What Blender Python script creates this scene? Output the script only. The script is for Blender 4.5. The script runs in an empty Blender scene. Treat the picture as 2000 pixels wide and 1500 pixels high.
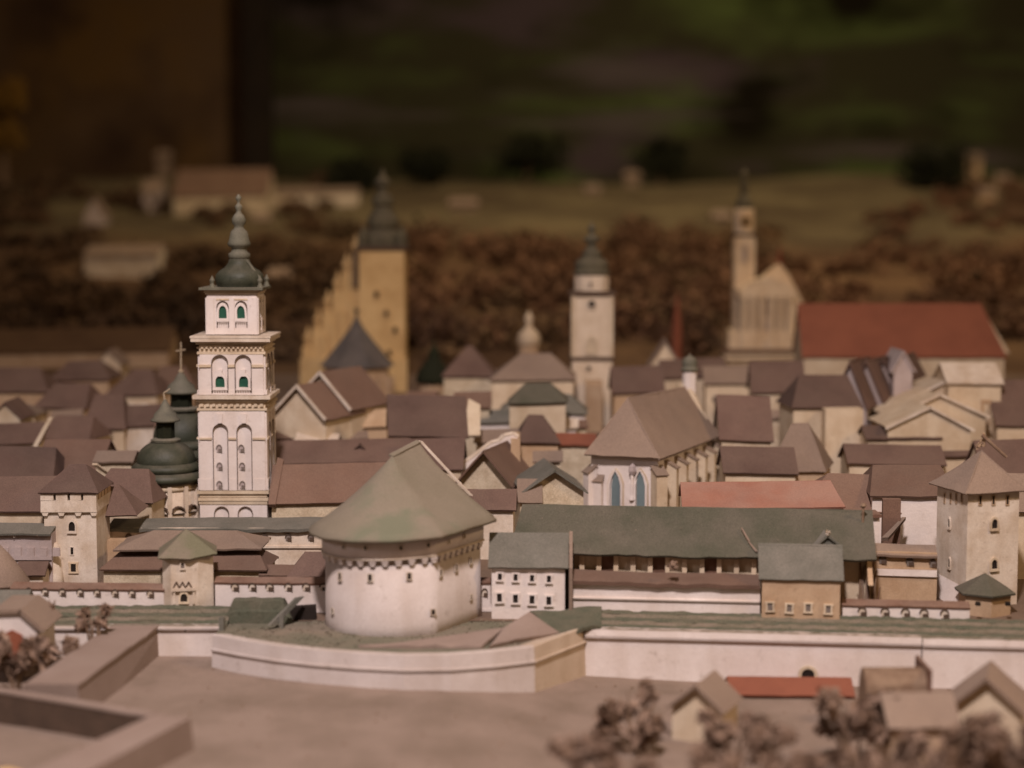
import bpy, bmesh, math, random
from mathutils import Vector, noise as mnoise
R = math.radians
random.seed(7)
scene = bpy.context.scene
COL = scene.collection
scene.unit_settings.scale_length = 0.025      # museum model: one unit is 2.5 cm

# ------------------------------------------------------------------ camera
F, TH, CH = 3500.0, R(5.2), 6.4
cam = bpy.data.objects.new('camera', bpy.data.cameras.new('camera'))
COL.objects.link(cam); scene.camera = cam
cam.location = (0, 0, CH); cam.rotation_euler = (R(90) - TH, 0, 0)
cam.data.sensor_width = 36; cam.data.lens = 36 * F / 2000
cam.data.clip_start = 0.5; cam.data.clip_end = 400
cam.data.dof.use_dof = True; cam.data.dof.focus_distance = 28.3; cam.data.dof.aperture_fstop = 0.17

# ------------------------------------------------------------------ world, lamps, exposure
w = bpy.data.worlds.new('World'); scene.world = w; w.use_nodes = True
bg = w.node_tree.nodes['Background']
bg.inputs[0].default_value = (1.0, 0.66, 0.40, 1); bg.inputs[1].default_value = 0.105
def lamp(name, loc, target, size, power, color):
    l = bpy.data.lights.new(name, 'AREA'); l.shape = 'DISK'; l.size = size; l.energy = power; l.color = color
    o = bpy.data.objects.new(name, l); COL.objects.link(o); o.location = loc
    o.rotation_euler = (Vector(target) - Vector(loc)).to_track_quat('-Z', 'Y').to_euler()
    return o
def spot(name, loc, target, radius, power, color, size):
    l = bpy.data.lights.new(name, 'SPOT'); l.shadow_soft_size = radius; l.energy = power; l.color = color; l.spot_size = R(size); l.spot_blend = 1.0
    o = bpy.data.objects.new(name, l); COL.objects.link(o); o.location = loc
    o.rotation_euler = (Vector(target) - Vector(loc)).to_track_quat('-Z', 'Y').to_euler()
    return o
spot('gallery_spot', (-2, 4, 30), (0, 25.5, 0.8), 1.3, 56500, (1.0, 0.86, 0.85), 63)
lamp('warm_fill', (28, 13, 24), (0, 31, 0), 5.0, 3300, (1.0, 0.66, 0.36))  # added fill that warms the right-hand faces
lamp('cool_fill', (-32, 4, 20), (-2, 29, 0), 6.0, 1500, (0.95, 0.82, 0.88))  # added fill that tints the left-hand faces cooler
spot('hill_fill', (10, 50, 44), (9, 73, 5), 3.0, 60000, (1.0, 0.76, 0.49), 96)  # added fill that brightens the hillside and backdrop
scene.view_settings.view_transform = 'Standard'; scene.view_settings.look = 'None'
scene.view_settings.exposure = 0.12; scene.view_settings.gamma = 1.0
scene.render.engine = 'CYCLES'

# ------------------------------------------------------------------ measuring helpers (photo pixels at a chosen real depth)
def ray(u, v):
    a, b = (u - 1000) / F, (750 - v) / F
    return Vector((a, math.cos(TH) + b * math.sin(TH), -math.sin(TH) + b * math.cos(TH)))
def P(u, v, y):
    d = ray(u, v); d = d * (y / d.y); return Vector((d.x, d.y, d.z + CH))
def G(u, v, z):
    d = ray(u, v); d = d * ((z - CH) / d.z); return Vector((d.x, d.y, z))
def PP(u, v, c, rot):
    n = Vector((math.sin(rot), -math.cos(rot), 0)); d = ray(u, v); o = Vector((0, 0, CH))
    return o + d * ((Vector(c) - o).dot(n) / d.dot(n))
def ppu(p): return F / (p[1] * math.cos(TH) + (CH - p[2]) * math.sin(TH))
def zof(v, y): return P(1000, v, y).z
def yof(v, z): return G(1000, v, z).y
ZT = 0.75
def zt_(y): return 0.69 + 0.088 * max(0.0, y - 26.0) if y < 46 else 2.45 + 0.135 * (min(y, 91) - 46)
def ymap(y): return 25.0 + (y - 27.5) * 1.33 if y < 27.5 else 25.0 + (y - 27.5) * 1.6 if y < 28 else 25.8 + (y - 28) * 1.118
def yrow(v, z): return ymap((10 - z) / math.tan(R(12) + math.atan((v - 750) / 4000)))   # depth of the house row with eaves at row v
def smooth(a, b, x):
    t = max(0, min(1, (x - a) / (b - a))); return t * t * (3 - 2 * t)

# ------------------------------------------------------------------ materials
def M_(name, c1, c2=None, stain=1.6, grain=0.16, rough=0.9, dust=0.0, spots=0.0, bump=0.25, streak=0.0, vary=0.0, dcol=(0.37, 0.285, 0.225)):
    m = bpy.data.materials.new(name); m.use_nodes = True
    nt = m.node_tree; N = nt.nodes; L = nt.links; b = N['Principled BSDF']
    c2 = c2 or tuple(x * 0.8 for x in c1)
    g = N.new('ShaderNodeNewGeometry')
    def noise(sc, det, rgh=0.6):
        n = N.new('ShaderNodeTexNoise'); n.inputs['Scale'].default_value = sc; n.inputs['Detail'].default_value = det
        n.inputs['Roughness'].default_value = rgh; L.new(g.outputs['Position'], n.inputs['Vector']); return n
    def ramp(src, a, bb, ca=(0, 0, 0, 1), cb=(1, 1, 1, 1)):
        r = N.new('ShaderNodeValToRGB'); r.color_ramp.elements[0].position = a; r.color_ramp.elements[1].position = bb
        r.color_ramp.elements[0].color = ca; r.color_ramp.elements[1].color = cb; L.new(src, r.inputs[0]); return r
    def mix(fac, a, bb, mode='MIX'):
        x = N.new('ShaderNodeMix'); x.data_type = 'RGBA'; x.blend_type = mode
        for s, val in ((0, fac), (6, a), (7, bb)):
            if isinstance(val, (float, int)): x.inputs[s].default_value = val
            elif isinstance(val, tuple): x.inputs[s].default_value = (*val[:3], 1)
            else: L.new(val, x.inputs[s])
        return x.outputs[2]
    r1 = ramp(noise(stain, 6).outputs['Fac'], 0.38, 0.66)
    col = mix(r1.outputs[0], c1, c2)
    if spots > 0:
        r2 = ramp(noise(stain * 5, 5, 0.7).outputs['Fac'], 0.60, 0.72)
        sm = N.new('ShaderNodeMath'); sm.operation = 'MULTIPLY'; sm.inputs[1].default_value = spots
        L.new(r2.outputs[0], sm.inputs[0])
        col = mix(sm.outputs[0], col, tuple(x * f for x, f in zip(c1, (0.42, 0.36, 0.30))))
    if dust > 0:
        sx = N.new('ShaderNodeSeparateXYZ'); L.new(g.outputs['Normal'], sx.inputs[0])
        ru = ramp(sx.outputs[2], 0.25, 0.95)
        rd = ramp(noise(stain * 0.8, 5).outputs['Fac'], 0.30, 0.62)
        mm = N.new('ShaderNodeMath'); mm.operation = 'MULTIPLY'; L.new(ru.outputs[0], mm.inputs[0]); L.new(rd.outputs[0], mm.inputs[1])
        m2 = N.new('ShaderNodeMath'); m2.operation = 'MULTIPLY'; L.new(mm.outputs[0], m2.inputs[0]); m2.inputs[1].default_value = dust
        col = mix(m2.outputs[0], col, dcol)
    if streak > 0:
        mp = N.new('ShaderNodeMapping'); mp.inputs['Scale'].default_value = (3.6, 3.6, 0.6); L.new(g.outputs['Position'], mp.inputs[0])
        ns = N.new('ShaderNodeTexNoise'); ns.inputs['Scale'].default_value = 1.0; ns.inputs['Detail'].default_value = 5; L.new(mp.outputs[0], ns.inputs['Vector'])
        rs = ramp(ns.outputs['Fac'], 0.48, 0.74); ms = N.new('ShaderNodeMath'); ms.operation = 'MULTIPLY'; ms.inputs[1].default_value = streak; L.new(rs.outputs[0], ms.inputs[0])
        col = mix(ms.outputs[0], col, tuple(x * f for x, f in zip(c1, (0.62, 0.54, 0.45))))
    if vary > 0:
        oi = N.new('ShaderNodeObjectInfo'); rv = ramp(oi.outputs['Random'], 0.0, 1.0, (1 - vary, 1 - vary, 1 - vary, 1), (1 + vary, 1 + vary * .85, 1 + vary * .7, 1)); col = mix(1.0, col, rv.outputs[0], 'MULTIPLY')
    gn = noise(52, 3, 0.9); gr = grain * 1.5
    rg = ramp(gn.outputs['Fac'], 0.28, 0.72, (1 - gr,) * 3 + (1,), (1 + gr,) * 3 + (1,))
    col = mix(1.0, col, rg.outputs[0], 'MULTIPLY')
    L.new(col, b.inputs['Base Color'])
    b.inputs['Roughness'].default_value = rough
    b.inputs['Specular IOR Level'].default_value = 0.25
    bp = N.new('ShaderNodeBump'); bp.inputs['Strength'].default_value = bump; bp.inputs['Distance'].default_value = 0.03
    bn = noise(16, 6, 0.75); L.new(bn.outputs['Fac'], bp.inputs['Height']); L.new(bp.outputs[0], b.inputs['Normal'])
    return m
MT = dict(
    white=M_('white_card', (0.72, 0.645, 0.60), (0.63, 0.545, 0.49), 1.3, 0.06, spots=0.4, dust=0.5, streak=0.28),
    stained=M_('stained_plaster', (0.66, 0.575, 0.48), (0.52, 0.42, 0.32), 2.6, 0.10, spots=0.7, dust=0.4, streak=0.6),
    cream=M_('cream_card', (0.60, 0.50, 0.37), (0.50, 0.39, 0.27), 2.2, 0.10, spots=0.5, streak=0.4, vary=0.1),
    stone=M_('speckled_stone', (0.56, 0.47, 0.34), (0.44, 0.35, 0.24), 6, 0.25, spots=0.8),
    tan=M_('tan_card', (0.48, 0.345, 0.225), (0.40, 0.27, 0.165), 2.5, 0.12, spots=0.5, streak=0.4),
    ochre=M_('ochre_paint', (0.66, 0.455, 0.215), (0.54, 0.35, 0.155), 2.0, 0.12, spots=0.4),
    mauve=M_('mauve_grey_card', (0.44, 0.365, 0.345), (0.37, 0.30, 0.28), 2, 0.1, spots=0.3, streak=0.3),
    rbrown=M_('purple_brown_roof', (0.128, 0.080, 0.064), (0.098, 0.061, 0.049), 1.5, 0.2, dust=0.4, dcol=(0.17, 0.122, 0.093), vary=0.16),
    rwarm=M_('warm_brown_roof', (0.165, 0.10, 0.072), (0.138, 0.083, 0.06), 1.5, 0.2, dust=0.4, dcol=(0.185, 0.132, 0.10), vary=0.14),
    rdust=M_('dusty_roof', (0.235, 0.17, 0.128), (0.20, 0.145, 0.112), 1.2, 0.2, dust=0.5, dcol=(0.26, 0.20, 0.155), vary=0.1),
    rgreen=M_('green_roof', (0.062, 0.064, 0.042), (0.096, 0.086, 0.064), 1.6, 0.26, dust=0.55, dcol=(0.135, 0.115, 0.088)),
    rslate=M_('slate_green_roof', (0.118, 0.115, 0.094), (0.165, 0.155, 0.13), 2.2, 0.25, dust=0.4, dcol=(0.19, 0.165, 0.135), vary=0.1),
    rsalmon=M_('salmon_roof', (0.29, 0.128, 0.086), (0.25, 0.118, 0.085), 1.5, 0.14, dust=0.35),
    rred=M_('rust_red_roof', (0.225, 0.08, 0.047), (0.19, 0.067, 0.04), 1.4, 0.12),
    dome=M_('dark_green_dome', (0.034, 0.038, 0.024), (0.06, 0.062, 0.042), 3.5, 0.25, rough=0.5, dust=0.6, dcol=(0.15, 0.128, 0.098)),
    spire=M_('dusty_green_spire', (0.14, 0.132, 0.095), (0.10, 0.095, 0.068), 4, 0.2, rough=0.75, dust=0.6, dcol=(0.24, 0.205, 0.16)),
    gwin=M_('green_shutter', (0.018, 0.085, 0.05), (0.014, 0.065, 0.04), 6, 0.2, rough=0.6),
    blue=M_('blue_glass_paper', (0.155, 0.20, 0.205), (0.125, 0.165, 0.175), 4, 0.1, rough=0.5),
    dark=M_('dark_opening', (0.022, 0.015, 0.011), (0.015, 0.010, 0.008), 4, 0.1),
    grey=M_('grey_paper_pane', (0.20, 0.165, 0.14), (0.13, 0.10, 0.085), 12, 0.2),
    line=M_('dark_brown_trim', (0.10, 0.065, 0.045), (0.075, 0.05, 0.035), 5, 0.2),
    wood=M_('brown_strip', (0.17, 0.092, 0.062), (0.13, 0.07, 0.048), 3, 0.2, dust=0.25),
    ground=M_('dusty_ground', (0.255, 0.19, 0.150), (0.19, 0.14, 0.105), 1.1, 0.16, spots=0.22, bump=0.6),
    street=M_('town_ground', (0.16, 0.11, 0.078), (0.12, 0.08, 0.055), 1.2, 0.2),
    field=M_('meadow', (0.19, 0.155, 0.09), (0.085, 0.06, 0.036), 0.24, 0.3, spots=0.9),
    bank=M_('green_turf_layers', (0.10, 0.104, 0.07), (0.135, 0.122, 0.085), 2.6, 0.35, spots=0.5, bump=1.0),
    terrace=M_('dusty_green_terrace', (0.135, 0.13, 0.09), (0.215, 0.172, 0.13), 1.0, 0.2, spots=0.3, bump=0.6),
    turf2=M_('dusty_turf', (0.225, 0.18, 0.135), (0.15, 0.135, 0.092), 2.6, 0.35, spots=0.5, bump=1.0),
    red=M_('brick_red_paint', (0.25, 0.082, 0.045), (0.20, 0.066, 0.038), 3, 0.1),
    moss=M_('dried_moss', (0.285, 0.195, 0.142), (0.12, 0.072, 0.046), 3, 0.35),
    twig=M_('dry_twig', (0.24, 0.165, 0.11), (0.16, 0.10, 0.065), 6, 0.2),
    brush=M_('russet_brush', (0.175, 0.092, 0.052), (0.085, 0.046, 0.028), 0.25, 0.4),
    brush2=M_('olive_brush', (0.165, 0.10, 0.052), (0.085, 0.052, 0.03), 0.3, 0.5),
    brush3=M_('dark_brushwood', (0.12, 0.068, 0.036), (0.05, 0.03, 0.018), .4, .5),
    dkgreen=M_('dark_green_foliage', (0.018, 0.02, 0.008), (0.010, 0.011, 0.005), 1, 0.4),
    gold=M_('pale_dusty_metal', (0.42, 0.34, 0.24), (0.30, 0.23, 0.15), 5, 0.2, rough=0.6),
    blackslate=M_('blue_slate_roof', (0.095, 0.085, 0.08), (0.075, 0.066, 0.062), 2, 0.2, dust=0.3),
    palefront=M_('pale_church_front', (0.82, 0.67, 0.48), (0.70, 0.54, 0.36), 2, .1, streak=.4),
    slimw=M_('warm_white_tower', (0.66, 0.55, 0.43), (0.56, 0.45, 0.33), 2, .1, streak=.4, spots=.4),
    drum=M_('dusty_white_card', (0.575, 0.51, 0.475), (0.49, 0.42, 0.38), 1.2, 0.08, spots=0.45, dust=0.9, streak=0.3, dcol=(0.36, 0.29, 0.24)),
    flank=M_('shade_toned_card', (0.56, 0.455, 0.35), (0.49, 0.385, 0.285), 1.2, 0.08, spots=0.4, dust=0.7, streak=0.4),  # warmer, darker copy of drum; colours in the shade on the right face
    helm=M_('brown_green_helm', (0.125, 0.108, 0.068), (0.085, 0.075, 0.05), 3, .2, dust=.5, dcol=(.2, .165, .12)),
    post=M_('black_post', (0.02, 0.013, 0.008), (0.012, 0.008, 0.006), 0.3, 0.2),
)

# ------------------------------------------------------------------ mesh builder
def frame(c, rot):
    cs, sn = math.cos(rot), math.sin(rot)
    return lambda p: Vector((c[0] + p[0] * cs - p[1] * sn, c[1] + p[0] * sn + p[1] * cs, (c[2] if len(c) > 2 else 0) + p[2]))
ROOT = {}
def tag(o, label=None, cat=None, group=None, kind=None):
    if label: o['label'] = label
    if cat: o['category'] = cat
    if group: o['group'] = group
    if kind: o['kind'] = kind
    return o
def thing(name, label, cat, loc, group=None):
    o = bpy.data.objects.new(name, None); COL.objects.link(o); o.location = loc; o.empty_display_size = 0.1
    ROOT[o.name] = Vector(loc); return tag(o, label, cat, group)
class MB:
    def __init__(s, xf=None): s.v = []; s.f = []; s.xf = xf or (lambda p: Vector(p))
    def add(s, pts, faces):
        n = len(s.v); s.v += [s.xf(p) for p in pts]; s.f += [tuple(i + n for i in f) for f in faces]; return s
    def box(s, x0, x1, y0, y1, z0, z1, j=0.0):
        q = lambda: random.uniform(-j, j)
        pts = [(x + q(), y + q(), z + q()) for z in (z0, z1) for (x, y) in ((x0, y0), (x1, y0), (x1, y1), (x0, y1))]
        return s.add(pts, [(3, 2, 1, 0), (4, 5, 6, 7), (0, 1, 5, 4), (1, 2, 6, 5), (2, 3, 7, 6), (3, 0, 4, 7)])
    def prism(s, poly, d0, d1, plane='xz'):
        """polygon extruded: plane 'xz' along y, 'xy' along z"""
        n = len(poly)
        if plane == 'xz': pts = [(a, d0, b) for a, b in poly] + [(a, d1, b) for a, b in poly]
        else: pts = [(a, b, d0) for a, b in poly] + [(a, b, d1) for a, b in poly]
        return s.add(pts, [tuple(range(n)), tuple(range(2 * n - 1, n - 1, -1))] + [(i, i + n, (i + 1) % n + n, (i + 1) % n) for i in range(n)])
    def loft(s, rings, closed=True, cap=True):
        n = len(rings[0]); pts = [p for r in rings for p in r]; f = []
        for k in range(len(rings) - 1):
            for i in range(n if closed else n - 1):
                j = (i + 1) % n; f.append((k * n + i, k * n + j, (k + 1) * n + j, (k + 1) * n + i))
        if cap and closed: f += [tuple(range(n - 1, -1, -1)), tuple(range((len(rings) - 1) * n, len(rings) * n))]
        return s.add(pts, f)
    def lathe(s, c, prof, seg=16, a0=0.0, sy=1.0):
        return s.loft([[(c[0] + r * math.cos(a0 + 2 * math.pi * i / seg), c[1] + sy * r * math.sin(a0 + 2 * math.pi * i / seg), z) for i in range(seg)] for r, z in prof])
    def tube(s, p, q, r, r2=None, seg=6):
        p, q = Vector(p), Vector(q); d = (q - p).normalized(); a = d.orthogonal().normalized(); b = d.cross(a); r2 = r if r2 is None else r2
        return s.loft([[p + (a * math.cos(t) + b * math.sin(t)) * r for t in [2 * math.pi * i / seg for i in range(seg)]],
                       [q + (a * math.cos(t) + b * math.sin(t)) * r2 for t in [2 * math.pi * i / seg for i in range(seg)]]])
    def slab(s, q, th=0.03, nx=8, ny=5, jit=0.008, sag=0.0):
        """bent card sheet; q = eave left, eave right, ridge right, ridge left"""
        e0, e1, r1, r0 = [Vector(p) for p in q]
        nrm = (e1 - e0).cross((r0 + r1) / 2 - (e0 + e1) / 2)
        nrm = nrm.normalized() if nrm.length else Vector((0, 0, 1))
        if nrm.z < 0: nrm = -nrm
        sd = Vector((random.uniform(0, 50), random.uniform(0, 50), random.uniform(0, 50)))
        top = []
        for k in range(ny + 1):
            t = k / ny
            for i in range(nx + 1):
                u = i / nx; p = (e0.lerp(e1, u)).lerp(r0.lerp(r1, u), t)
                p = p + nrm * (mnoise.noise(p * 2.2 + sd) * jit - sag * 4 * t * (1 - t))
                if k == 0: p = p + Vector((0, 0, mnoise.noise(p * 5 + sd) * jit * 1.2))
                top.append(p)
        bot = [p - nrm * th for p in top]; W = nx + 1; n = len(top)
        f = []
        for k in range(ny):
            for i in range(nx):
                a = k * W + i; f.append((a, a + 1, a + W + 1, a + W)); f.append((n + a + W, n + a + W + 1, n + a + 1, n + a))
        rim = [i for i in range(W)] + [k * W + nx for k in range(1, ny + 1)] + [ny * W + i for i in range(nx - 1, -1, -1)] + [k * W for k in range(ny - 1, 0, -1)]
        for i in range(len(rim)):
            a, b = rim[i], rim[(i + 1) % len(rim)]; f.append((b, a, a + n, b + n))
        return s.add(top + bot, f)
    def arch_plate(s, x0, x1, z0, z1, ops, y0, y1, seg=8, pointed=False):
        """plate with arched openings: ops = (cx, width, zbottom, zspring)"""
        xs = {x0, x1}
        for cx, wd, zb, zs in ops:
            for i in range(seg + 1): xs.add(cx - wd / 2 * math.cos(math.pi * i / seg))
        xs = sorted(xs); xs = [x for i, x in enumerate(xs) if i == 0 or x - xs[i - 1] > 1e-6]
        for a, b in zip(xs[:-1], xs[1:]):
            m = (a + b) / 2; op = next((o for o in ops if abs(m - o[0]) < o[1] / 2), None)
            if not op: s.prism([(a, z0), (b, z0), (b, z1), (a, z1)], y0, y1); continue
            cx, wd, zb, zs = op
            def h(x):
                t = min(1, abs(x - cx) / (wd / 2))
                return zs + (wd * 0.95 * (1 - t) ** 0.62 if pointed else wd / 2 * math.sqrt(max(0, 1 - t * t)))
            if zb > z0 + 1e-4: s.prism([(a, z0), (b, z0), (b, zb), (a, zb)], y0, y1)
            s.prism([(a, h(a)), (b, h(b)), (b, z1), (a, z1)], y0, y1)
        return s
    def mesh(s, name, mat, org=Vector((0, 0, 0)), smooth=False):
        bm = bmesh.new(); vs = [bm.verts.new(Vector(p) - org) for p in s.v]
        for f in s.f:
            try: bm.faces.new([vs[i] for i in f])
            except ValueError: pass
        bmesh.ops.remove_doubles(bm, verts=bm.verts, dist=1e-5)
        bmesh.ops.dissolve_degenerate(bm, edges=bm.edges, dist=1e-6)
        bmesh.ops.recalc_face_normals(bm, faces=bm.faces)
        me = bpy.data.meshes.new(name); bm.to_mesh(me); bm.free(); me.materials.append(MT[mat] if isinstance(mat, str) else mat)
        if smooth: me.shade_smooth() if smooth == 'all' else me.shade_auto_smooth(angle=R(smooth)) if hasattr(me, 'shade_auto_smooth') else me.shade_smooth()
        return me
    def build(s, name, mat, parent=None, smooth=False):
        org = Vector((0, 0, 0))
        if parent is not None: org = ROOT[parent.name]
        elif s.v:
            xs = [p.x for p in s.v]; ys = [p.y for p in s.v]; zs = [p.z for p in s.v]
            org = Vector(((min(xs) + max(xs)) / 2, (min(ys) + max(ys)) / 2, min(zs)))
        o = bpy.data.objects.new(name, s.mesh(name, mat, org, smooth)); COL.objects.link(o)
        if parent is not None: o.parent = parent
        else: o.location = org
        ROOT[o.name] = org; return o
def struct(o): o['kind'] = 'structure'; return o

# ------------------------------------------------------------------ windows as repeated parts with shared meshes
CACHE = {}
def arch_poly(w, h, seg=8, inset=0.0):
    r = w / 2 - inset; zs = h - w / 2
    return [(-r, inset), (r, inset)] + [(r * math.cos(math.pi * i / seg), zs + (h - zs - inset) * math.sin(math.pi * i / seg)) for i in range(seg + 1)]
def ring(m, outer, inner, d0, d1):
    n = len(outer); a = [(x, d0, z) for x, z in outer]; b = [(x, d0, z) for x, z in inner]; c = [(x, d1, z) for x, z in outer]; d = [(x, d1, z) for x, z in inner]
    f = []
    for i in range(n):
        j = (i + 1) % n
        f += [(i, j, n + j, n + i), (i, 2 * n + i, 2 * n + j, j), (n + i, n + j, 3 * n + j, 3 * n + i)]
    m.add(a + b + c + d, f)
def win_mesh(kind, fm, pm):
    key = (kind, fm, pm)
    if key in CACHE: return CACHE[key]
    fr, pn = MB(), MB()
    if kind == 'arch':
        ring(fr, arch_poly(1, 1.0, 8), arch_poly(1, 1.0, 8, 0.17), -1, 0.2); pn.prism(arch_poly(1, 1, 8, 0.1), -0.25, 0.15)
    elif kind == 'rect':
        ring(fr, [(-.5, 0), (.5, 0), (.42, .5), (.5, 1), (-.5, 1), (-.42, .5)], [(-.25, .14), (.25, .14), (.25, .5), (.25, .86), (-.25, .86), (-.25, .5)], -1, 0.2)
        pn.box(-.3, .3, -.25, .15, .1, .9)
    elif kind == 'loop':           # horseshoe-shaped dark hood round a grey paper pane
        o = arch_poly(1, 1.0, 8); i_ = arch_poly(1, 1.0, 8, 0.15)
        n = len(o); pts = [(x, y, z) for y in (-1, 0.2) for L_ in (o, i_) for x, z in L_]; f = []
        for k in range(1, n - 1):
            if k == n - 1: continue
            a, b = k, k + 1
            f += [(a, b, n + b, n + a), (a, 2 * n + a, 2 * n + b, b), (n + a, n + b, 3 * n + b, 3 * n + a)]
        fr.add(pts, f); fr.box(-.12, .34, -.8, .2, .12, .5); pn.prism(arch_poly(1, 1, 8, 0.13), -0.4, 0.15)
    elif kind == 'slit':
        ring(fr, [(-.5, 0), (.5, 0), (.5, 1), (-.5, 1)], [(-.3, .1), (.3, .1), (.3, .9), (-.3, .9)], -.5, 0.2); pn.box(-.35, .35, -.15, .15, .05, .95)
    elif kind == 'round':
        c = [(.5 * math.cos(t), .5 + .5 * math.sin(t)) for t in [2 * math.pi * i / 12 for i in range(12)]]
        ring(fr, c, [(x * .68, .5 + (z - .5) * .68) for x, z in c], -1, .2); pn.prism([(x * .75, .5 + (z - .5) * .75) for x, z in c], -.25, .15)
    CACHE[key] = (fr.mesh('window', fm), pn.mesh('pane', pm)); return CACHE[key]
def window(par, kind, p, rot, w_, h_, fm='line', pm='dark', dep=0.02, name='window'):
    fm_, pm_ = win_mesh(kind, fm, pm)
    o = bpy.data.objects.new(name, fm_); COL.objects.link(o); o.parent = par; o.location = Vector(p) - ROOT[par.name]
    o.rotation_euler = (0, random.uniform(-.05, .05), rot); o.scale = (w_, dep, h_)
    q = bpy.data.objects.new('pane', pm_); COL.objects.link(q); q.parent = o; return o
def winpx(par, kind, u, v, wp, hp, c, rot, **k):
    """window whose centre shows at (u, v), on the wall plane through c facing rot"""
    p = PP(u, v + hp / 2, c, rot); s = ppu(p); n = Vector((math.sin(rot), -math.cos(rot), 0))
    return window(par, kind, p + n * 0.004, rot, wp / s, hp / s / 0.96, **k)

# ------------------------------------------------------------------ houses
def roof_mesh(xf, a0, a1, b0, b1, ze, zr, hip, oa, ob, th, mp, jit=0.01, sag=0.0):
    bm_ = (b0 + b1) / 2; sl = (zr - ze) / (bm_ - b0); zo = ze - sl * ob
    ra0, ra1 = a0 + hip[0] - (oa if hip[0] == 0 else 0), a1 - hip[1] + (oa if hip[1] == 0 else 0)
    m = MB(lambda p: xf(mp(p)))
    nx = max(4, int((a1 - a0) * 6))
    E = lambda a, b: (a, b, zo + th); T = lambda a: (a, bm_, zr + th)
    m.slab([E(a0 - oa, b0 - ob), E(a1 + oa, b0 - ob), T(ra1), T(ra0)], th, nx, 5, jit, sag)
    m.slab([E(a1 + oa, b1 + ob), E(a0 - oa, b1 + ob), T(ra0), T(ra1)], th, nx, 5, jit, sag)
    if hip[0]: m.slab([E(a0 - oa, b1 + ob), E(a0 - oa, b0 - ob), T(ra0), T(ra0)], th, 4, 5, jit, sag)
    if hip[1]: m.slab([E(a1 + oa, b0 - ob), E(a1 + oa, b1 + ob), T(ra1), T(ra1)], th, 4, 5, jit, sag)
    return m
RJ = random.Random(5)
def house(name, label, cat, c, w_, d, zb, ze, zr, rot=0.0, axis='x', hip=(0, 0), oa=0.05, ob=0.07, wm='cream', rm='rbrown', th=0.03, group=None, sag=0.0, trim=None):
    rot = rot + (RJ.uniform(-.05, .05) if c[1] > 29 else 0)
    t = thing(name, label, cat, (c[0], c[1], zb), group); xf0 = frame((c[0], c[1], 0), rot); sk = RJ.uniform(-.035, .035) if c[1] > 27.5 else 0
    xf = lambda p: xf0((p[0], p[1], p[2] + p[0] * sk * (1 if p[2] > zb + .1 else 0)))
    if axis == 'x': a0, a1, b0, b1 = -w_ / 2, w_ / 2, 0, d; mp = lambda p: p
    else: a0, a1, b0, b1 = 0, d, -w_ / 2, w_ / 2; mp = lambda p: (p[1], p[0], p[2])
    bm_ = (b0 + b1) / 2; m = MB(lambda p: xf(mp(p)))
    A = [(a0, b0, zb), (a0, b1, zb), (a0, b1, ze), (a0, bm_, zr), (a0, b0, ze)]; B = [(a1, y, z) for _, y, z in A]
    if hip[0]: A[3] = (a0, bm_, ze)
    if hip[1]: B[3] = (a1, bm_, ze)
    m.add(A + B, [(4, 3, 2, 1, 0), (5, 6, 7, 8, 9), (0, 5, 9, 4), (1, 2, 7, 6), (0, 1, 6, 5)])
    wl = m.build('wall', wm, t)
    r = roof_mesh(xf, a0, a1, b0, b1, ze, zr, hip, oa, ob, th, mp, sag=sag).build('roof', rm, t)
    if trim:                         # pale bargeboard on the front gable
        for sgn in (-1, 1):
            if axis == 'y':
                k = MB(xf); k.slab([(sgn * (w_ / 2 + ob), -oa - .02, ze - .02), (sgn * (w_ / 2 + ob), -oa + .02, ze - .02), (0, -oa + .02, zr + .05), (0, -oa - .02, zr + .05)], .05, 2, 4, .003); k.build('bargeboard', trim, t)
    return t
def hx(label, u0, u1, ve, vr, ze=1.3, d=1.1, rot=0.0, y=None, hip=(0, 0), wm='cream', rm='rbrown', zb=None, oa=0.05, ob=0.07, name='house', cat='house', dv=0.0, **k):
    """ridge across the picture: eave pixels, ridge row, eave height"""
    um = (u0 + u1) / 2; p = P(um, ve, yrow(ve, ze) if y is None else y)
    zb = zt_(p.y) - .1 if zb is None else zb
    s = ppu(p); W = (u1 - u0) / s / math.cos(rot); yr = p.y + d / 2; zr = max(zof(vr, yr), p.z + .06) - 0.03
    slope = (zr - p.z) / (d / 2); zw = p.z + slope * ob
    t = house(name, label, cat, (p.x - math.sin(rot) * ob, p.y + ob * math.cos(rot), 0), W - 2 * oa, d - 2 * ob, zb, zw, zr, rot, 'x', hip, oa, ob, wm, rm, **k)
    t_c = (p.x - math.sin(rot) * ob, p.y + ob * math.cos(rot), 0)
    return t, t_c, rot
def hy(label, u0, u1, ve, va, ze=1.3, d=1.3, rot=0.0, y=None, wm='cream', rm='rbrown', zb=None, oa=0.05, ob=0.07, name='house', cat='house', **k):
    """gable to the front"""
    um = (u0 + u1) / 2; p = P(um, ve, yrow(ve, ze) if y is None else y)
    zb = zt_(p.y) - .1 if zb is None else zb
    s = ppu(p); W = (u1 - u0) / s / math.cos(rot); zr = zof(va, p.y) - .03; slope = (zr - p.z) / (W / 2)
    c = (p.x - math.sin(rot) * oa, p.y + oa * math.cos(rot), 0)
    t = house(name, label, cat, c, W - 2 * ob, d, zb, p.z + slope * ob, zr, rot, 'y', (0, 0), oa, ob, wm, rm, **k)
    return t, c, rot
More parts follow.
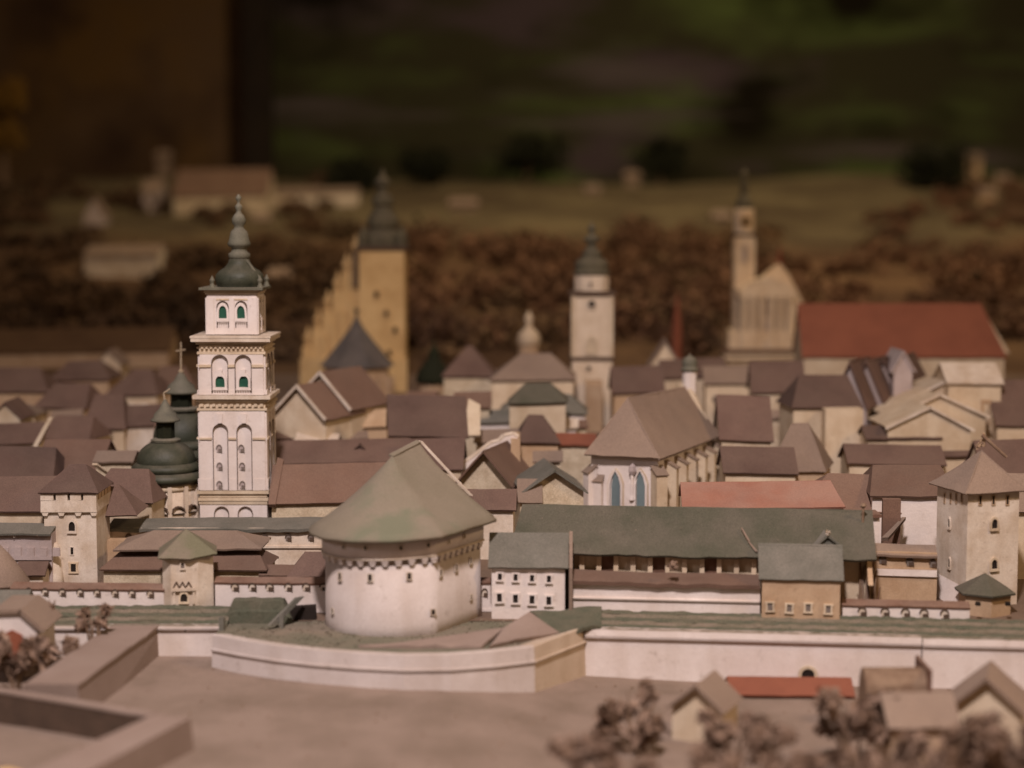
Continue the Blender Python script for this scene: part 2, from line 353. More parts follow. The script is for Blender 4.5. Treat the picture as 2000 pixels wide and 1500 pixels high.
def chimney(t, u, v0, v1, y, wp=10, mat='cream', roof=None):
    a = P(u, v0, y); s = ppu(a); h = wp / s / 2; b = zof(v1, y)
    m = MB(); m.box(a.x - h, a.x + h, y - h, y + h, b - .15, a.z, .004); m.box(a.x - h * 1.25, a.x + h * 1.25, y - h * 1.25, y + h * 1.25, a.z, a.z + .03, .003)
    return m.build('chimney', mat, t)

MT['ramp'] = M_('dusty_brown_card', (0.265, 0.20, 0.165), (0.23, 0.168, 0.135), 1.0, .12, spots=.15)
# ================================================================== THE SETTING
def gz(x, y):
    z = 0.24 * (1 - smooth(-1.2, 1.2, x)) - 0.02 * smooth(1, 4, x)
    z += 0.035 * mnoise.noise(Vector((x * .5, y * .5, 0))) + 0.008 * mnoise.noise(Vector((x * 3, y * 3, 4)))
    return z
def sheet(name, mat, x0, x1, y0, y1, nx, ny, fn):
    m = MB(); pts = [(x0 + (x1 - x0) * i / nx, y0 + (y1 - y0) * j / ny) for j in range(ny + 1) for i in range(nx + 1)]
    m.add([(x, y, fn(x, y)) for x, y in pts], [(j * (nx + 1) + i, j * (nx + 1) + i + 1, (j + 1) * (nx + 1) + i + 1, (j + 1) * (nx + 1) + i) for j in range(ny) for i in range(nx)])
    return struct(m.build(name, mat, None, 'all'))
sheet('ground', 'ground', -16, 16, 6, 25.9, 120, 80, gz)
sheet('town_ground', 'street', -16, 18, 25.35, 46.2, 40, 24, lambda x, y: zt_(y) - .02)
def tz(x, y):
    z = zt_(max(y, 46)) - .06 + .5 * smooth(48, 60, y) * mnoise.noise(Vector((x * .09, y * .09, 2))) + .05 * mnoise.noise(Vector((x * .5, y * .5, 7)))
    return z
def yhill(v):
    return max(47.0, min(90.5, next((46 + k * .25 for k in range(180) if P(1000, v, 46 + k * .25).z < zt_(46 + k * .25)), 90.5)))
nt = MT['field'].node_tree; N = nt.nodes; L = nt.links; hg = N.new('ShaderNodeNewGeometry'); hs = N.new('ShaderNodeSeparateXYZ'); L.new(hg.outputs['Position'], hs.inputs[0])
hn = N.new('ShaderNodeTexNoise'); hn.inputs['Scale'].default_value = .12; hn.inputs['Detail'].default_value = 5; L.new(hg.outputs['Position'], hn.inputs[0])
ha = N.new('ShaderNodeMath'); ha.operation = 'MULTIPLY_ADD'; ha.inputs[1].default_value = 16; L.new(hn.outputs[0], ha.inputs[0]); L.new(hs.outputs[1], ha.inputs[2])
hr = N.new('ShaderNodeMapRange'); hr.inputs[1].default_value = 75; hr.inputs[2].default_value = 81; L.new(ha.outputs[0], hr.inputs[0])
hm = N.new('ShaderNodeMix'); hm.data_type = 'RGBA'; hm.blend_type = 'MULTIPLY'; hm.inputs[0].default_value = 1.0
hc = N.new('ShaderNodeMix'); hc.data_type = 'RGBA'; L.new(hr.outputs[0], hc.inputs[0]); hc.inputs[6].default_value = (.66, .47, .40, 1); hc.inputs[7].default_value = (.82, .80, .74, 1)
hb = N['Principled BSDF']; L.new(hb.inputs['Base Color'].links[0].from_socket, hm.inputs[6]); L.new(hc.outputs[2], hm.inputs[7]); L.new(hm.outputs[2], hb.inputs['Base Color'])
sheet('hillside', 'field', -48, 48, 46.1, 96, 96, 60, tz)

# painted backdrop behind the model
def backdrop_mat(name, base, patches, sc):
    m = bpy.data.materials.new(name); m.use_nodes = True; nt = m.node_tree; N = nt.nodes; L = nt.links; b = N['Principled BSDF']
    b.inputs['Roughness'].default_value = 0.95; b.inputs['Specular IOR Level'].default_value = 0.1
    g = N.new('ShaderNodeNewGeometry'); col = None; prev = base
    for i, (c, pos, stretch, a, bb) in enumerate(patches):
        mp = N.new('ShaderNodeMapping'); mp.inputs['Location'].default_value = pos; mp.inputs['Scale'].default_value = stretch
        L.new(g.outputs['Position'], mp.inputs[0]); n = N.new('ShaderNodeTexNoise'); n.inputs['Scale'].default_value = sc; n.inputs['Detail'].default_value = 4
        L.new(mp.outputs[0], n.inputs[0]); r = N.new('ShaderNodeValToRGB'); r.color_ramp.elements[0].position = a; r.color_ramp.elements[1].position = bb
        L.new(n.outputs[0], r.inputs[0]); x = N.new('ShaderNodeMix'); x.data_type = 'RGBA'; L.new(r.outputs[0], x.inputs[0])
        if col is None: x.inputs[6].default_value = (*base, 1)
        else: L.new(col, x.inputs[6])
        x.inputs[7].default_value = (*c, 1); col = x.outputs[2]
    L.new(col, b.inputs['Base Color']); return m
MT['bd'] = backdrop_mat('painted_landscape', (0.036, 0.034, 0.018), [((0.078, 0.108, 0.034), (9, 0, 3.5), (.5, 1, 1.6), .50, .66), ((0.062, 0.046, 0.052), (11, 0, 6), (.6, 1, 1.8), .54, .68), ((0.010, 0.008, 0.004), (5, 0, 9), (.7, 1, 1.2), .52, .66), ((.085, .07, .07), (9, 0, 2), (.35, 1, 3), .60, .72)], .16)
MT['bd2'] = backdrop_mat('brown_panel', (0.10, 0.062, 0.034), [((0.12, 0.068, 0.022), (3, 0, 1), (1, 1, 1), .45, .7), ((.045, .026, .017), (1, 0, 7), (1, 1, 1), .5, .7)], .18)
xb = P(540, 100, 96).x
m = MB(); m.box(xb - 2.5, 48, 97, 97.6, 0, 34); tag(m.build('painted_backdrop', 'bd'), 'dark painted landscape backdrop panel behind the model', 'backdrop')
xl = P(478, 100, 94).x
m = MB(); m.box(xl, xb, 93.4, 94.6, 0, 34); tag(m.build('backdrop_post', 'post'), 'black upright post between brown panel and painted backdrop', 'post')
m = MB(); m.box(-48, xl + .8, 95.6, 96.2, 0, 34); tag(m.build('brown_backboard', 'bd2'), 'brown panel left of the black upright post', 'panel')
# ================================================================== FRONT WALLS AND BASTION
def sweep(m, line, prof):
    """profile (outward, z) along an xy line; outward is to the right of travel"""
    rings = []
    n = len(line)
    for i, p in enumerate(line):
        a = Vector(line[max(0, i - 1)][:2]); b = Vector(line[min(n - 1, i + 1)][:2]); q = Vector(line[i][:2])
        d1 = (q - a).normalized() if i else (b - q).normalized(); d2 = (b - q).normalized() if i < n - 1 else d1
        d = (d1 + d2).normalized(); k = 1 / max(.5, d.dot(d1)); nr = Vector((d.y, -d.x)) * k
        rings.append([(q.x + nr.x * o, q.y + nr.y * o, z) for o, z in prof])
    m.loft(rings); return m
def subdiv(line, n=4):
    out = []
    for a, b in zip(line[:-1], line[1:]):
        for i in range(n): out.append(Vector(a).lerp(Vector(b), i / n))
    return out + [Vector(line[-1])]
px = [(414, 1268), (470, 1279), (540, 1290), (620, 1299), (700, 1305), (790, 1309), (880, 1308), (970, 1301), (1044, 1292)]
bl = [G(u, v, .5).xy for u, v in px]; br = G(1174, 1241, .5).xy
line = [Vector((v.x, v.y, 0)) for v in bl] + [Vector(bl[-1].lerp(br, .5)).to_3d(), br.to_3d()]
bast = thing('bastion', 'low white curved bastion platform round the big round tower', 'bastion', (line[4].x, line[4].y + .5, 0.1))
for part, mt in ((line[:9], 'drum'), (line[8:], 'flank')):
    sweep(MB(), part, [(-.30, -.2), (.02, -.2), (0, .47), (-.02, .515), (-.30, .515)]).build('lower_wall', mt, bast)
    sweep(MB(), part, [(-.20, .480), (.022, .480), (.030, .495), (.024, .515), (-.20, .515)]).build('cordon', mt, bast)
    sweep(MB(), part, [(-.30, .50), (.0, .516), (-.012, .70), (-.03, .715), (-.09, .70), (-.30, .66)]).build('parapet', mt, bast)
# terrace filling
m = MB(); inner = [(p.x, p.y + .17) for p in line[:-1]] + [(line[-1].x - .15, line[-1].y), (line[-1].x - .2, 26.024), (line[0].x + .1, 26.024)]
m.prism(inner, .2, .66, 'xy'); m.build('terrace', 'terrace', bast)
m = MB()
for i in range(900):                                # turf clods
    a = random.uniform(0, 1); x = random.uniform(inner[0][0] + .1, inner[-3][0] - .1); y = random.uniform(23.803, 25.912)
    k = min(range(len(line)), key=lambda k: abs(line[k].x - x))
    if y < line[k].y + .28: continue
    s = random.uniform(.006, .022); m.box(x - s, x + s, y - s, y + s, .65, .66 + s * .9, s * .5)
tag(m.build('turf_clods', 'terrace', bast), kind='stuff')
# turf lying on the right end of the bastion, a folded green sheet
m = MB(); a = G(1035, 1193, .8); b = G(1175, 1185, .85); c_ = G(1175, 1222, .72); d_ = G(1085, 1238, .70)
m.slab([d_, c_, b, a], .05, 10, 6, .05); tag(m.build('turf_sheet', 'bank'), 'loose green turf sheet curling on the right end of the bastion', 'turf')
m = MB(); m.slab([G(955, 1262, .70), G(1092, 1236, .70), G(1034, 1196, .93), G(985, 1225, .80)], .06, 8, 6, .03); m.slab([G(700, 1262, .69), G(940, 1262, .70), G(985, 1225, .78), G(900, 1240, .70)], .05, 8, 4, .03)
tag(m.build('earth_slope', 'ramp'), 'sloping brown earth slab on the bastion right of the round tower', 'earth')
# leaning plank and post
t = thing('leaning_plank', 'grey plank propped on the bastion left of the round tower', 'plank', G(540, 1215, .66))
a, b = P(532, 1222, 24.801), P(585, 1168, 25.16)
m = MB(); dv = (b - a); m.slab([a + Vector((-.04, 0, 0)), a + Vector((.06, .1, 0)), b + Vector((.06, .1, 0)), b + Vector((-.04, 0, 0))], .05, 3, 6, .012); m.build('plank', 'rslate', t)
a2 = P(550, 1200, 24.933); m = MB(); m.box(a2.x - .03, a2.x + .03, a2.y - .03, a2.y + .03, .6, a2.z, .01); m.build('prop', 'rslate', t)
a3 = P(600, 1205, 25.4); m = MB(); m.box(a3.x - .28, a3.x + .12, a3.y, a3.y + .12, .6, .87, .03); m.build('shade_block', 'dark', t)  # black block paints in the dark of the opening behind the plank
m = MB(); a = P(433, 1222, 24.801); m.box(a.x - .04, a.x + .04, a.y - .04, a.y + .04, .5, zof(1205, 24.801), .012); tag(m.build('stub_post', 'rslate'), 'short grey stub post on the left corner of the bastion', 'post')

# right front wall
ROT = R(-6.2)
W0 = G(1160, 1245, .57); rw = thing('curtain_wall', 'long white front wall right of the bastion', 'wall', (W0.x, W0.y, 0))
fx = frame((W0.x, W0.y + .02, 0), ROT); sm_ = (G(1802, 1262, .57).xy - W0.xy).length; LW = 8.5
m = MB(fx); m.box(-.12, sm_ - .006, 0, .35, -.3, .56, .003); m.build('wall_section', 'white', rw)
m = MB(fx); m.box(sm_ + .006, LW, -.012, .35, -.3, .545, .003); m.build('wall_section', 'white', rw)
for a, b, dz in ((-.12, sm_ - .008, 0), (sm_ + .008, LW, -.012)):
    m = MB(fx); m.loft([[(x, -.045, .567 + dz), (x, -.05, .60 + dz + .004 * math.sin(x * 7)), (x, -.012, .675 + dz), (x, .35, .69 + dz), (x, .35, .565 + dz)] for x in [a + (b - a) * i / 20 for i in range(21)]]); m.build('cordon', 'drum', rw)
c0 = fx((0, 0, 0)); p = PP(1578, 1326, c0, ROT)
window(rw, 'arch', p + Vector((0, -.012, -.05)), ROT, .27, .24, 'stone', 'dark', .03, name='drain_arch')
# turf bank behind it: uneven layers
def bank(label, fx_, x0, x1, y0, y1, z0, n, zstep):
    t = thing('turf_bank', label, 'turf bank', fx_((x0 / 2 + x1 / 2, y0, z0)))
    for k in range(n):
        ya = y0 + (y1 - y0) * k / n; yb = y0 + (y1 - y0) * (k + 1.35) / n; z = z0 + zstep * (k + 1)
        m = MB(fx_); rows = []
        N_ = int((x1 - x0) * 14); sd = k * 7.3 + x0
        for i in range(N_ + 1):
            x = x0 + (x1 - x0) * i / N_; e = .03 * mnoise.noise(Vector((x * 3, sd, 0))) + .02 * mnoise.noise(Vector((x * 11, sd, 3))); h = .02 * mnoise.noise(Vector((x * 6, sd, 9))) + .012 * mnoise.noise(Vector((x * 17, sd, 5)))
            rows.append([(x, ya + e, z0 - .1), (x, ya + e - .012, z + h - .04), (x, ya + e + .015, z + h - .008), (x, ya + e + .05, z + h), (x, yb - .07, z + h - .012), (x, yb, z - .05), (x, yb, z0 - .1)])
        m.loft(rows); m.build('turf_layer', 'bank' if k % 2 else 'turf2', t)
    return t
bank('striped green turf bank on top of the right front wall', fx, -.05, LW, .02, .82, .665, 6, .022)
# left front wall and bank
W1 = G(322, 1226, .66); W2 = G(420, 1228, .66); fl = frame((W2.x, W2.y, 0), R(0))
lw = thing('curtain_wall', 'white front wall left of the bastion behind the brown ramp', 'wall', (W1.x, W1.y, 0.1))
m = MB(fl); m.box(-6, .1, 0, .3, -.2, .64, .003); m.build('wall_section', 'white', lw)
m = MB(fl); m.loft([[(x, -.04, .648), (x, -.045, .675), (x, -.015, .69), (x, .3, .70), (x, .3, .648)] for x in [-6 + 6.1 * i / 20 for i in range(21)]]); m.build('cordon', 'drum', lw)
bank('striped green turf bank along the left front wall', fl, -6, .15, .02, .80, .68, 6, .026)

# ================================================================== THE BIG ROUND TOWER
C = Vector((P(787, 1150, 25.6).x, 25.6, 0)); ax = Vector((math.cos(R(56)), math.sin(R(56)), 0)); pe = Vector((ax.y, -ax.x, 0))
def plan(r, n=72):
    out = []
    for i in range(n):
        th = -180 + 360 * i / n
        if -62 < th < 2:                            # flat right flank
            k = (th + 62) / 64; q = Vector((math.cos(R(-62)), math.sin(R(-62)), 0)).lerp(Vector((math.cos(R(2)), math.sin(R(2)), 0)), k) * 1.04
        else: q = Vector((math.cos(R(th)), math.sin(R(th)), 0))
        a, b = q.dot(ax), q.dot(pe); out.append(ax * a * 1.14 * r + pe * b * r + C)
    return out
tilt = lambda p: Vector((p.x, p.y, p.z + (p.x - C.x) * 0.035))
rt = thing('round_tower', 'big white round tower with dusty green cone roof on the bastion', 'tower', (C.x, C.y, .6))
def ringz(r, z): return [tilt(p + Vector((0, 0, z))) for p in plan(r)]
RB = 1.055
MB().loft([ringz(RB + .035, .55), ringz(RB, .8), ringz(RB - .005, 1.75)]).build('wall', 'drum', rt, 40)
ug = MB().loft([ringz(RB + .04, 1.755), ringz(RB + .042, 1.9), ringz(RB + .04, 2.10)]).build('parapet', 'drum', rt, 40)
pl = plan(RB + .07); per = len(pl)
def on_ring(r, deg):
    pts = plan(r); i = ((deg + 180) / 360 * per) % per; a, b = pts[int(i) % per], pts[(int(i) + 1) % per]; q = a.lerp(b, i - int(i)); t_ = (b - a).normalized(); return q, math.atan2(t_.y, t_.x)
cb = MB(); cb.box(-.045, .045, -.05, .05, -.005, .035); cb.prism([(-.028, -.05), (.028, -.05), (.045, -.005), (-.045, -.005)], -.038, .05); cbm = cb.mesh('corbel', 'drum')
d0 = -178; 
while d0 < 60:
    q, an = on_ring(RB, d0); o = bpy.data.objects.new('corbel', cbm); COL.objects.link(o); o.parent = rt
    o.location = tilt(q + Vector((0, 0, 1.705))) - ROOT[rt.name]; o.rotation_euler = (0, 0, an); d0 += 9.2
    if -62 < d0 < 2: d0 -= 2
MB().loft([ringz(RB + .02, 1.738), ringz(RB + .055, 1.738), ringz(RB + .055, 1.758), ringz(RB + .02, 1.758)]).build('string_course', 'stained', rt, 40)
def tower_win(u, v, wp, hp, r):
    d = ray(u, v); best = None
    for k in range(720):
        deg = -180 + k * .5 - 0
        if deg > 20 or deg < -175: continue
        q, an = on_ring(r, deg); uu = 1000 + F * q.x / (q.y * math.cos(TH) + (CH - 1.5) * math.sin(TH))
        if best is None or abs(uu - u) < best[0]: best = (abs(uu - u), q, an)
    _, q, an = best; s = ppu((q.x, q.y, 1.5)); window(rt, 'slit', Vector((q.x, q.y, zof(v + hp / 2, q.y))) + Vector((math.sin(an), -math.cos(an), 0)) * .008, an, wp / s, hp / s, 'stained', 'dark', .02)
for u, v, wp, hp in [(665, 1126, 11, 18), (724, 1128, 13, 17), (798, 1125, 12, 16), (860, 1118, 11, 16), (890, 1108, 10, 16), (919, 1094, 9, 15), (650, 1193, 10, 12), (846, 1195, 12, 13), (919, 1166, 8, 12)]: tower_win(u, v, wp, hp, RB + .005)
for u, v in [(673, 1068), (714, 1070), (784, 1070), (836, 1064), (876, 1058), (906, 1047)]: tower_win(u, v, 9, 9, RB + .042)
# roof: two-point ridge, round on the left, creased on the right
A = P(766, 890, 25.8); Bp = P(816, 862, 26.639); rings = []; th_ = .045
MT['rotroof'] = M_('dusty_green_cone', (0.218, 0.182, 0.135), (0.185, 0.158, 0.112), .75, .14, dust=.0)
nt = MT['rotroof'].node_tree; N = nt.nodes; L = nt.links
pg = N.new('ShaderNodeNewGeometry'); pd = N.new('ShaderNodeVectorMath'); pd.operation = 'DISTANCE'; pd.inputs[1].default_value = P(762, 975, 24.5); L.new(pg.outputs['Position'], pd.inputs[0])
pn_ = N.new('ShaderNodeTexNoise'); pn_.inputs['Scale'].default_value = 2.2; pn_.inputs['Detail'].default_value = 6; L.new(pg.outputs['Position'], pn_.inputs[0])
pa = N.new('ShaderNodeMath'); pa.operation = 'MULTIPLY_ADD'; pa.inputs[1].default_value = 1.3; L.new(pn_.outputs[0], pa.inputs[0]); ps = N.new('ShaderNodeMath'); ps.operation = 'MULTIPLY'; ps.inputs[1].default_value = .42; L.new(pd.outputs['Value'], ps.inputs[0]); L.new(ps.outputs[0], pa.inputs[2])
pr_ = N.new('ShaderNodeValToRGB'); pr_.color_ramp.elements[0].position = .72; pr_.color_ramp.elements[0].color = (.55, .55, .55, 1); pr_.color_ramp.elements[1].position = 1.0; pr_.color_ramp.elements[1].color = (0, 0, 0, 1); L.new(pa.outputs[0], pr_.inputs[0])
pm = N.new('ShaderNodeMix'); pm.data_type = 'RGBA'; L.new(pr_.outputs[0], pm.inputs[0]); pb = N['Principled BSDF']; L.new(pb.inputs['Base Color'].links[0].from_socket, pm.inputs[6]); pm.inputs[7].default_value = (.118, .145, .088, 1); L.new(pm.outputs[2], pb.inputs['Base Color'])
ev = plan(1.27)
def rz(p):
    return 2.06 + (p.x - C.x) * .03
def apex(i):
    deg = -180 + 360 * i / per
    k = max(0, min(1, (deg + 62) / 64)) if deg < 60 else 1 - smooth(60, 165, deg)
    return A.lerp(Bp, k)
NR = 9
for k in range(NR + 1):
    t_ = k / NR; ff = .70 * t_ + .30 * t_ * t_; rg = []
    for i, p in enumerate(ev):
        a = apex(i); e = Vector((p.x, p.y, rz(p))); q = e.lerp(a, t_); q.z = e.z + (a.z - e.z) * ff
        q += Vector((1, 0, 1)) * .012 * mnoise.noise(q * 3); rg.append(q)
    rings.append(rg)
m = MB(); und = [[q - Vector((0, 0, th_ if k == 0 else .1)) for q in rings[k]] for k in range(NR)][::-1]
m.loft(und + rings, cap=False); m.build('roof', 'rotroof', rt, 9)
m = MB(); m.slab([A + Vector((.02, -.03, .0)), Bp + Vector((.05, -.03, .0)), Bp + Vector((-.02, .05, .02)), A + Vector((-.05, .05, .02))], .03, 6, 2, .01); m.build('ridge_strip', 'rotroof', rt)
e0 = Bp + Vector((.01, 0, .012)); e1 = rings[3][int(per * 186 / 360)] + Vector((0, 0, .01)); m = MB(); m.slab([e0, e0 + Vector((.05, -.03, -.01)), e1 + Vector((.05, -.04, 0)), e1], .03, 2, 6, .01); m.build('paper_edge', 'stained', rt)

# ================================================================== RIGHT FORTIFICATIONS
# white house with eight windows
t, c, r = hx('white two-storey house with eight windows beside the round tower', 953, 1110, 1113, 1040, y=25.4, d=.9, rot=R(-2), wm='white', rm='rslate', name='gate_house')
for i, u in enumerate((976, 1007, 1039, 1072)):
    winpx(t, 'rect', u, 1126 + i * 1.5, 16, 18, c, r, fm='white', pm='dark', dep=.03)
    winpx(t, 'rect', u, 1167 + i * 2, 19, 22, c, r, fm='white', pm='dark', dep=.03)
a = P(1108, 1195, 25.352)
for uu, vt in ((1111, 1030),):
    q = P(uu, 1190, 25.4); m = MB(frame((q.x, 25.352, 0), R(-2))); zq = zof(1040, 26.024) + .05
    m.prism([(0, .6), (.12 if uu > 1000 else .05, .6)] if False else [(.0, .7), (.95, .7), (.95, 1.5), (.52, zq), (.42, zq + .02), (.0, 1.56)], 0, .045, 'xz') if False else None
    m.add([(0, .06, .7), (0, .95, .7), (0, .95, 1.5), (0, .5, zq), (0, .06, 1.43), (.05, .06, .7), (.05, .95, .7), (.05, .95, 1.5), (.05, .5, zq), (.05, .06, 1.43)], [(0, 1, 2, 3, 4), (9, 8, 7, 6, 5), (0, 5, 6, 1), (1, 6, 7, 2), (2, 7, 8, 3), (3, 8, 9, 4), (4, 9, 5, 0)])
    m.build('parapet_gable', 'rdust', t)
# long arsenal with green roof
rot = R(-6.2); c0 = P(1116, 1200, 25.56); fa = frame((c0.x, 25.56, 0), rot)
ar = thing('arsenal', 'long arsenal hall with wide green roof above a white wall', 'building', (c0.x + 2, 25.64, .7))
LA = (PP(1483, 1180, c0, rot) - c0).length
z_a = zof(1135, 25.56); m = MB(fa); m.box(0, LA, 0, .3, .65, .955, .003); m.build('lower_wall', 'white', ar)
m = MB(fa); m.box(0, LA, .012, .3, .985, z_a - .025, .003); m.build('upper_wall', 'white', ar)
m = MB(fa); m.loft([[(x, -.03, .957), (x, -.035, .975), (x, .0, .99), (x, .2, .99), (x, .2, .957)] for x in [LA * i / 16 for i in range(17)]]); m.build('cordon', 'white', ar)
m = MB(fa); m.slab([(-.02, -.06, z_a + .012), (LA, -.06, z_a + .0), (LA, .42, z_a + .07), (-.02, .42, z_a + .09)], .055, 26, 4, .018); m.build('gallery_roof', 'rwarm', ar)
m = MB(fa); m.box(0, LA, .5, .6, .7, 1.6, .0); m.build('back_wall', 'cream', ar)
# gallery posts, and brown plates painting the shade in some bays
nb = 11
for i in range(nb):
    x = .12 + (LA - .2) * i / (nb - 1)
    m = MB(fa); m.box(x - .035, x + .035, .43, .495, z_a + .03, 1.58, .004); m.build('gallery_post', 'cream', ar)
for i in (1, 4, 7):
    x = .12 + (LA - .2) * (i + .5) / (nb - 1); h = .13
    m = MB(fa); m.box(x - h * .8, x + h * .8, .485, .498, z_a + .06, 1.58); m.build('bay_shade', 'wood', ar)
eL = PP(1112, 1082, fa((0, .28, 0)), rot); zE = eL.z
xr0, xr1 = -.95, (PP(1672, 1090, fa((0, .15, 0)), rot) - fa((0, .15, 0))).length
zR = PP(1110, 986, fa((0, 1.1, 0)), rot).z
m = MB(fa); m.slab([(xr0, .28, zE), (xr1, .30, zE + .0), (xr1, 1.1, zR), (xr0 + .12, 1.1, zR)], .04, 40, 8, .022, .012)
m.slab([(xr1, 2.1, zE), (xr0, 2.1, zE), (xr0 + .12, 1.1, zR), (xr1, 1.1, zR)], .04, 20, 4, .01); m.build('roof', 'rgreen', ar)
m = MB(fa); m.box(xr0 + .1, xr1 - .1, .62, 2.0, .65, zE - .02); m.build('hall_wall', 'cream', ar)
m = MB(fa); ww = [(xr1 - .12, .2, 1.2), (xr1 - .12, 2.0, 1.2), (xr1 - .12, 1.1, zR - .05), (xr1 - .05, .2, 1.2), (xr1 - .05, 2.0, 1.2), (xr1 - .05, 1.1, zR - .05)]; m.add(ww, [(0, 1, 2), (5, 4, 3), (0, 3, 4, 1), (1, 4, 5, 2), (2, 5, 3, 0)]); m.build('end_gable', 'tan', ar)
# torn paper seam on the roof and a dust tuft
rzl = lambda yl: zE + (zR - zE) * (yl - .28) / .82 + .045
for (xa, ya), (xb2, yb) in (((LA - .06, .33), (LA - .17, .50)), ((LA - .17, .50), (LA - .27, .72))):
    m = MB(fa); m.slab([(xa, ya, rzl(ya)), (xa + .035, ya, rzl(ya)), (xb2 + .02, yb, rzl(yb)), (xb2, yb, rzl(yb))], .01, 2, 5, .012); m.build('torn_seam', 'rdust', ar)
def clump(m, c, r, n, sz, flat=1.0):
    for i in range(n):
        d = Vector((random.gauss(0, 1), random.gauss(0, 1), random.gauss(0, 1))).normalized() * (random.random() ** .45) * r; d.z *= flat
        q = Vector(c) + d; s = sz * random.uniform(.5, 1.5); ps = [q + Vector((random.uniform(-s, s), random.uniform(-s, s), random.uniform(-s, s))) for _ in range(4)]
        m.add(ps, [(0, 1, 2), (0, 2, 3), (0, 3, 1), (1, 3, 2)])
q = PP(1314, 1106, fa((0, -.02, 0)), rot); m = MB(); clump(m, q, .07, 60, .035, .8); tag(m.build('dust_tuft', 'moss'), 'tuft of dust caught on the arsenal gallery roof', 'dust')
m = MB(fa)
for _ in range(34):
    x, yl = random.uniform(xr0 + .2, xr1 - .1), random.uniform(.32, 1.05); q = random.uniform(.002, .006); z = zE + (zR - zE) * (yl - .28) / .82 + .04; m.box(x - q * random.uniform(1, 3), x + q, yl - q, yl + q, z, z + q, q * .5)
tag(m.build('roof_lint', 'rdust', ar), kind='stuff')
# dormer gable behind the small blue-roofed house
dm = P(1617, 1048, 25.62); m = MB(); zb_ = dm.z - .14
m.slab([(dm.x - .2, 25.62, zb_), (dm.x - .2, 26.2, zb_ + .02), (dm.x, 26.2, dm.z + .06), (dm.x, 25.62, dm.z + .03)], .03, 3, 3, .006); m.slab([(dm.x + .22, 26.2, zb_), (dm.x + .22, 25.62, zb_), (dm.x, 25.62, dm.z + .03), (dm.x, 26.2, dm.z + .06)], .03, 3, 3, .006); m.build('dormer', 'rslate', ar)
m = MB(); m.add([(dm.x - .17, 25.66, zb_ - .2), (dm.x + .19, 25.66, zb_ - .2), (dm.x + .19, 25.66, zb_), (dm.x, 25.66, dm.z), (dm.x - .17, 25.66, zb_), (dm.x - .17, 25.72, zb_ - .2), (dm.x + .19, 25.72, zb_ - .2), (dm.x + .19, 25.72, zb_), (dm.x, 25.72, dm.z), (dm.x - .17, 25.72, zb_)], [(0, 1, 2, 3, 4), (9, 8, 7, 6, 5), (0, 5, 6, 1), (1, 6, 7, 2), (2, 7, 8, 3), (3, 8, 9, 4), (4, 9, 5, 0)]); m.build('dormer_gable', 'rslate', ar)
m = MB(); clump(m, Vector((dm.x, 25.62, dm.z + .05)), .035, 24, .025); m.build('dormer_knob', 'stained', ar)
# small ochre house
t, c, r = hx('small tan house with blue-grey roof and four white windows', 1483, 1647, 1137, 1062, y=25.08, d=.85, rot=ROT, wm='tan', rm='rslate', ob=.05)
for u, v in ((1504, 1185), (1541, 1188), (1578, 1187), (1617, 1190)): winpx(t, 'rect', u, v, 19, 20, c, r, fm='cream', pm='grey', dep=.025)
# debris pile of torn fibre and post
q = G(1672, 1170, ZT); t = thing('torn_fibre_heap', 'upright heap of torn brown fibres beside the small tan house', 'debris', q)
for i in range(60):
    a = Vector((q.x + random.uniform(-.12, .14), 25.72 + random.uniform(-.08, .1), .72)); hgt = random.uniform(.25, .85) if i > 8 else random.uniform(.8, 1.0)
    b = a + Vector((random.uniform(-.08, .08), random.uniform(-.05, .05), hgt)); m = MB(); m.tube(a, b, random.uniform(.012, .03), .006, 5); m.build('fibre', random.choice(['rdust', 'twig', 'wood']), t)
a = P(1683, 1080, 26.024); m = MB(); m.tube((a.x, 26.024, .9), (a.x + .01, 26.024, zof(985, 26.024)), .02, .018, 6); m.lathe((a.x + .01, 26.024), [(.02, zof(992, 26.024)), (.05, zof(988, 26.024)), (.03, zof(983, 26.024))], 6); tag(m.build('thin_post', 'twig'), 'thin knobbed post rising behind the torn fibre heap', 'post')
# low loophole walls
def loopwall(label, u0, u1, vt, vb, vroof, y, rot, loops, lv, ls=(17, 19), zb=ZT - .06, shift=0.0):
    um = (u0 + u1) / 2; c = P(um, vb, y); s = ppu(c); W = (u1 - u0) / s / math.cos(rot); f_ = frame((c.x, y, 0), rot); zt = zof(vt, y)
    t = thing('loophole_wall', label, 'wall', (c.x, y, zb)); m = MB(f_); m.box(-W / 2, W / 2, 0, .14, zb, zt, .002); m.build('wall', 'white', t)
    zr = zof(vroof, y + .16); m = MB(f_); m.slab([(-W / 2 - .01, -.018, zt + .02), (W / 2 + .01, -.018, zt + .02), (W / 2 + .01, .17, zr), (-W / 2 - .01, .17, zr)], .03, int(W * 8), 2, .008); m.build('roof_strip', 'wood', t)
    m = MB(f_); m.box(-W / 2, W / 2, -.02, .0, zb, zb + .035, .002); m.build('plinth', 'white', t)
    for i, u in enumerate(loops): winpx(t, 'loop', u, lv + shift * i, ls[0], ls[1], (c.x, y, 0), rot, fm='line', pm='stained', dep=.016, name='loophole')
    return t
loopwall('low white wall with five loopholes left of the hexagonal turret', 1648, 1890, 1187, 1210, 1172, 25.16, ROT, (1683, 1728, 1768, 1804, 1845), 1195, (18, 20), shift=1.2)
loopwall('low white wall with eight loopholes left of the small gate tower', 20, 322, 1153, 1190, 1138, 25.8, R(-3), (57, 88, 122, 157, 190, 225, 258, 294), 1156, (15, 17), shift=.6)
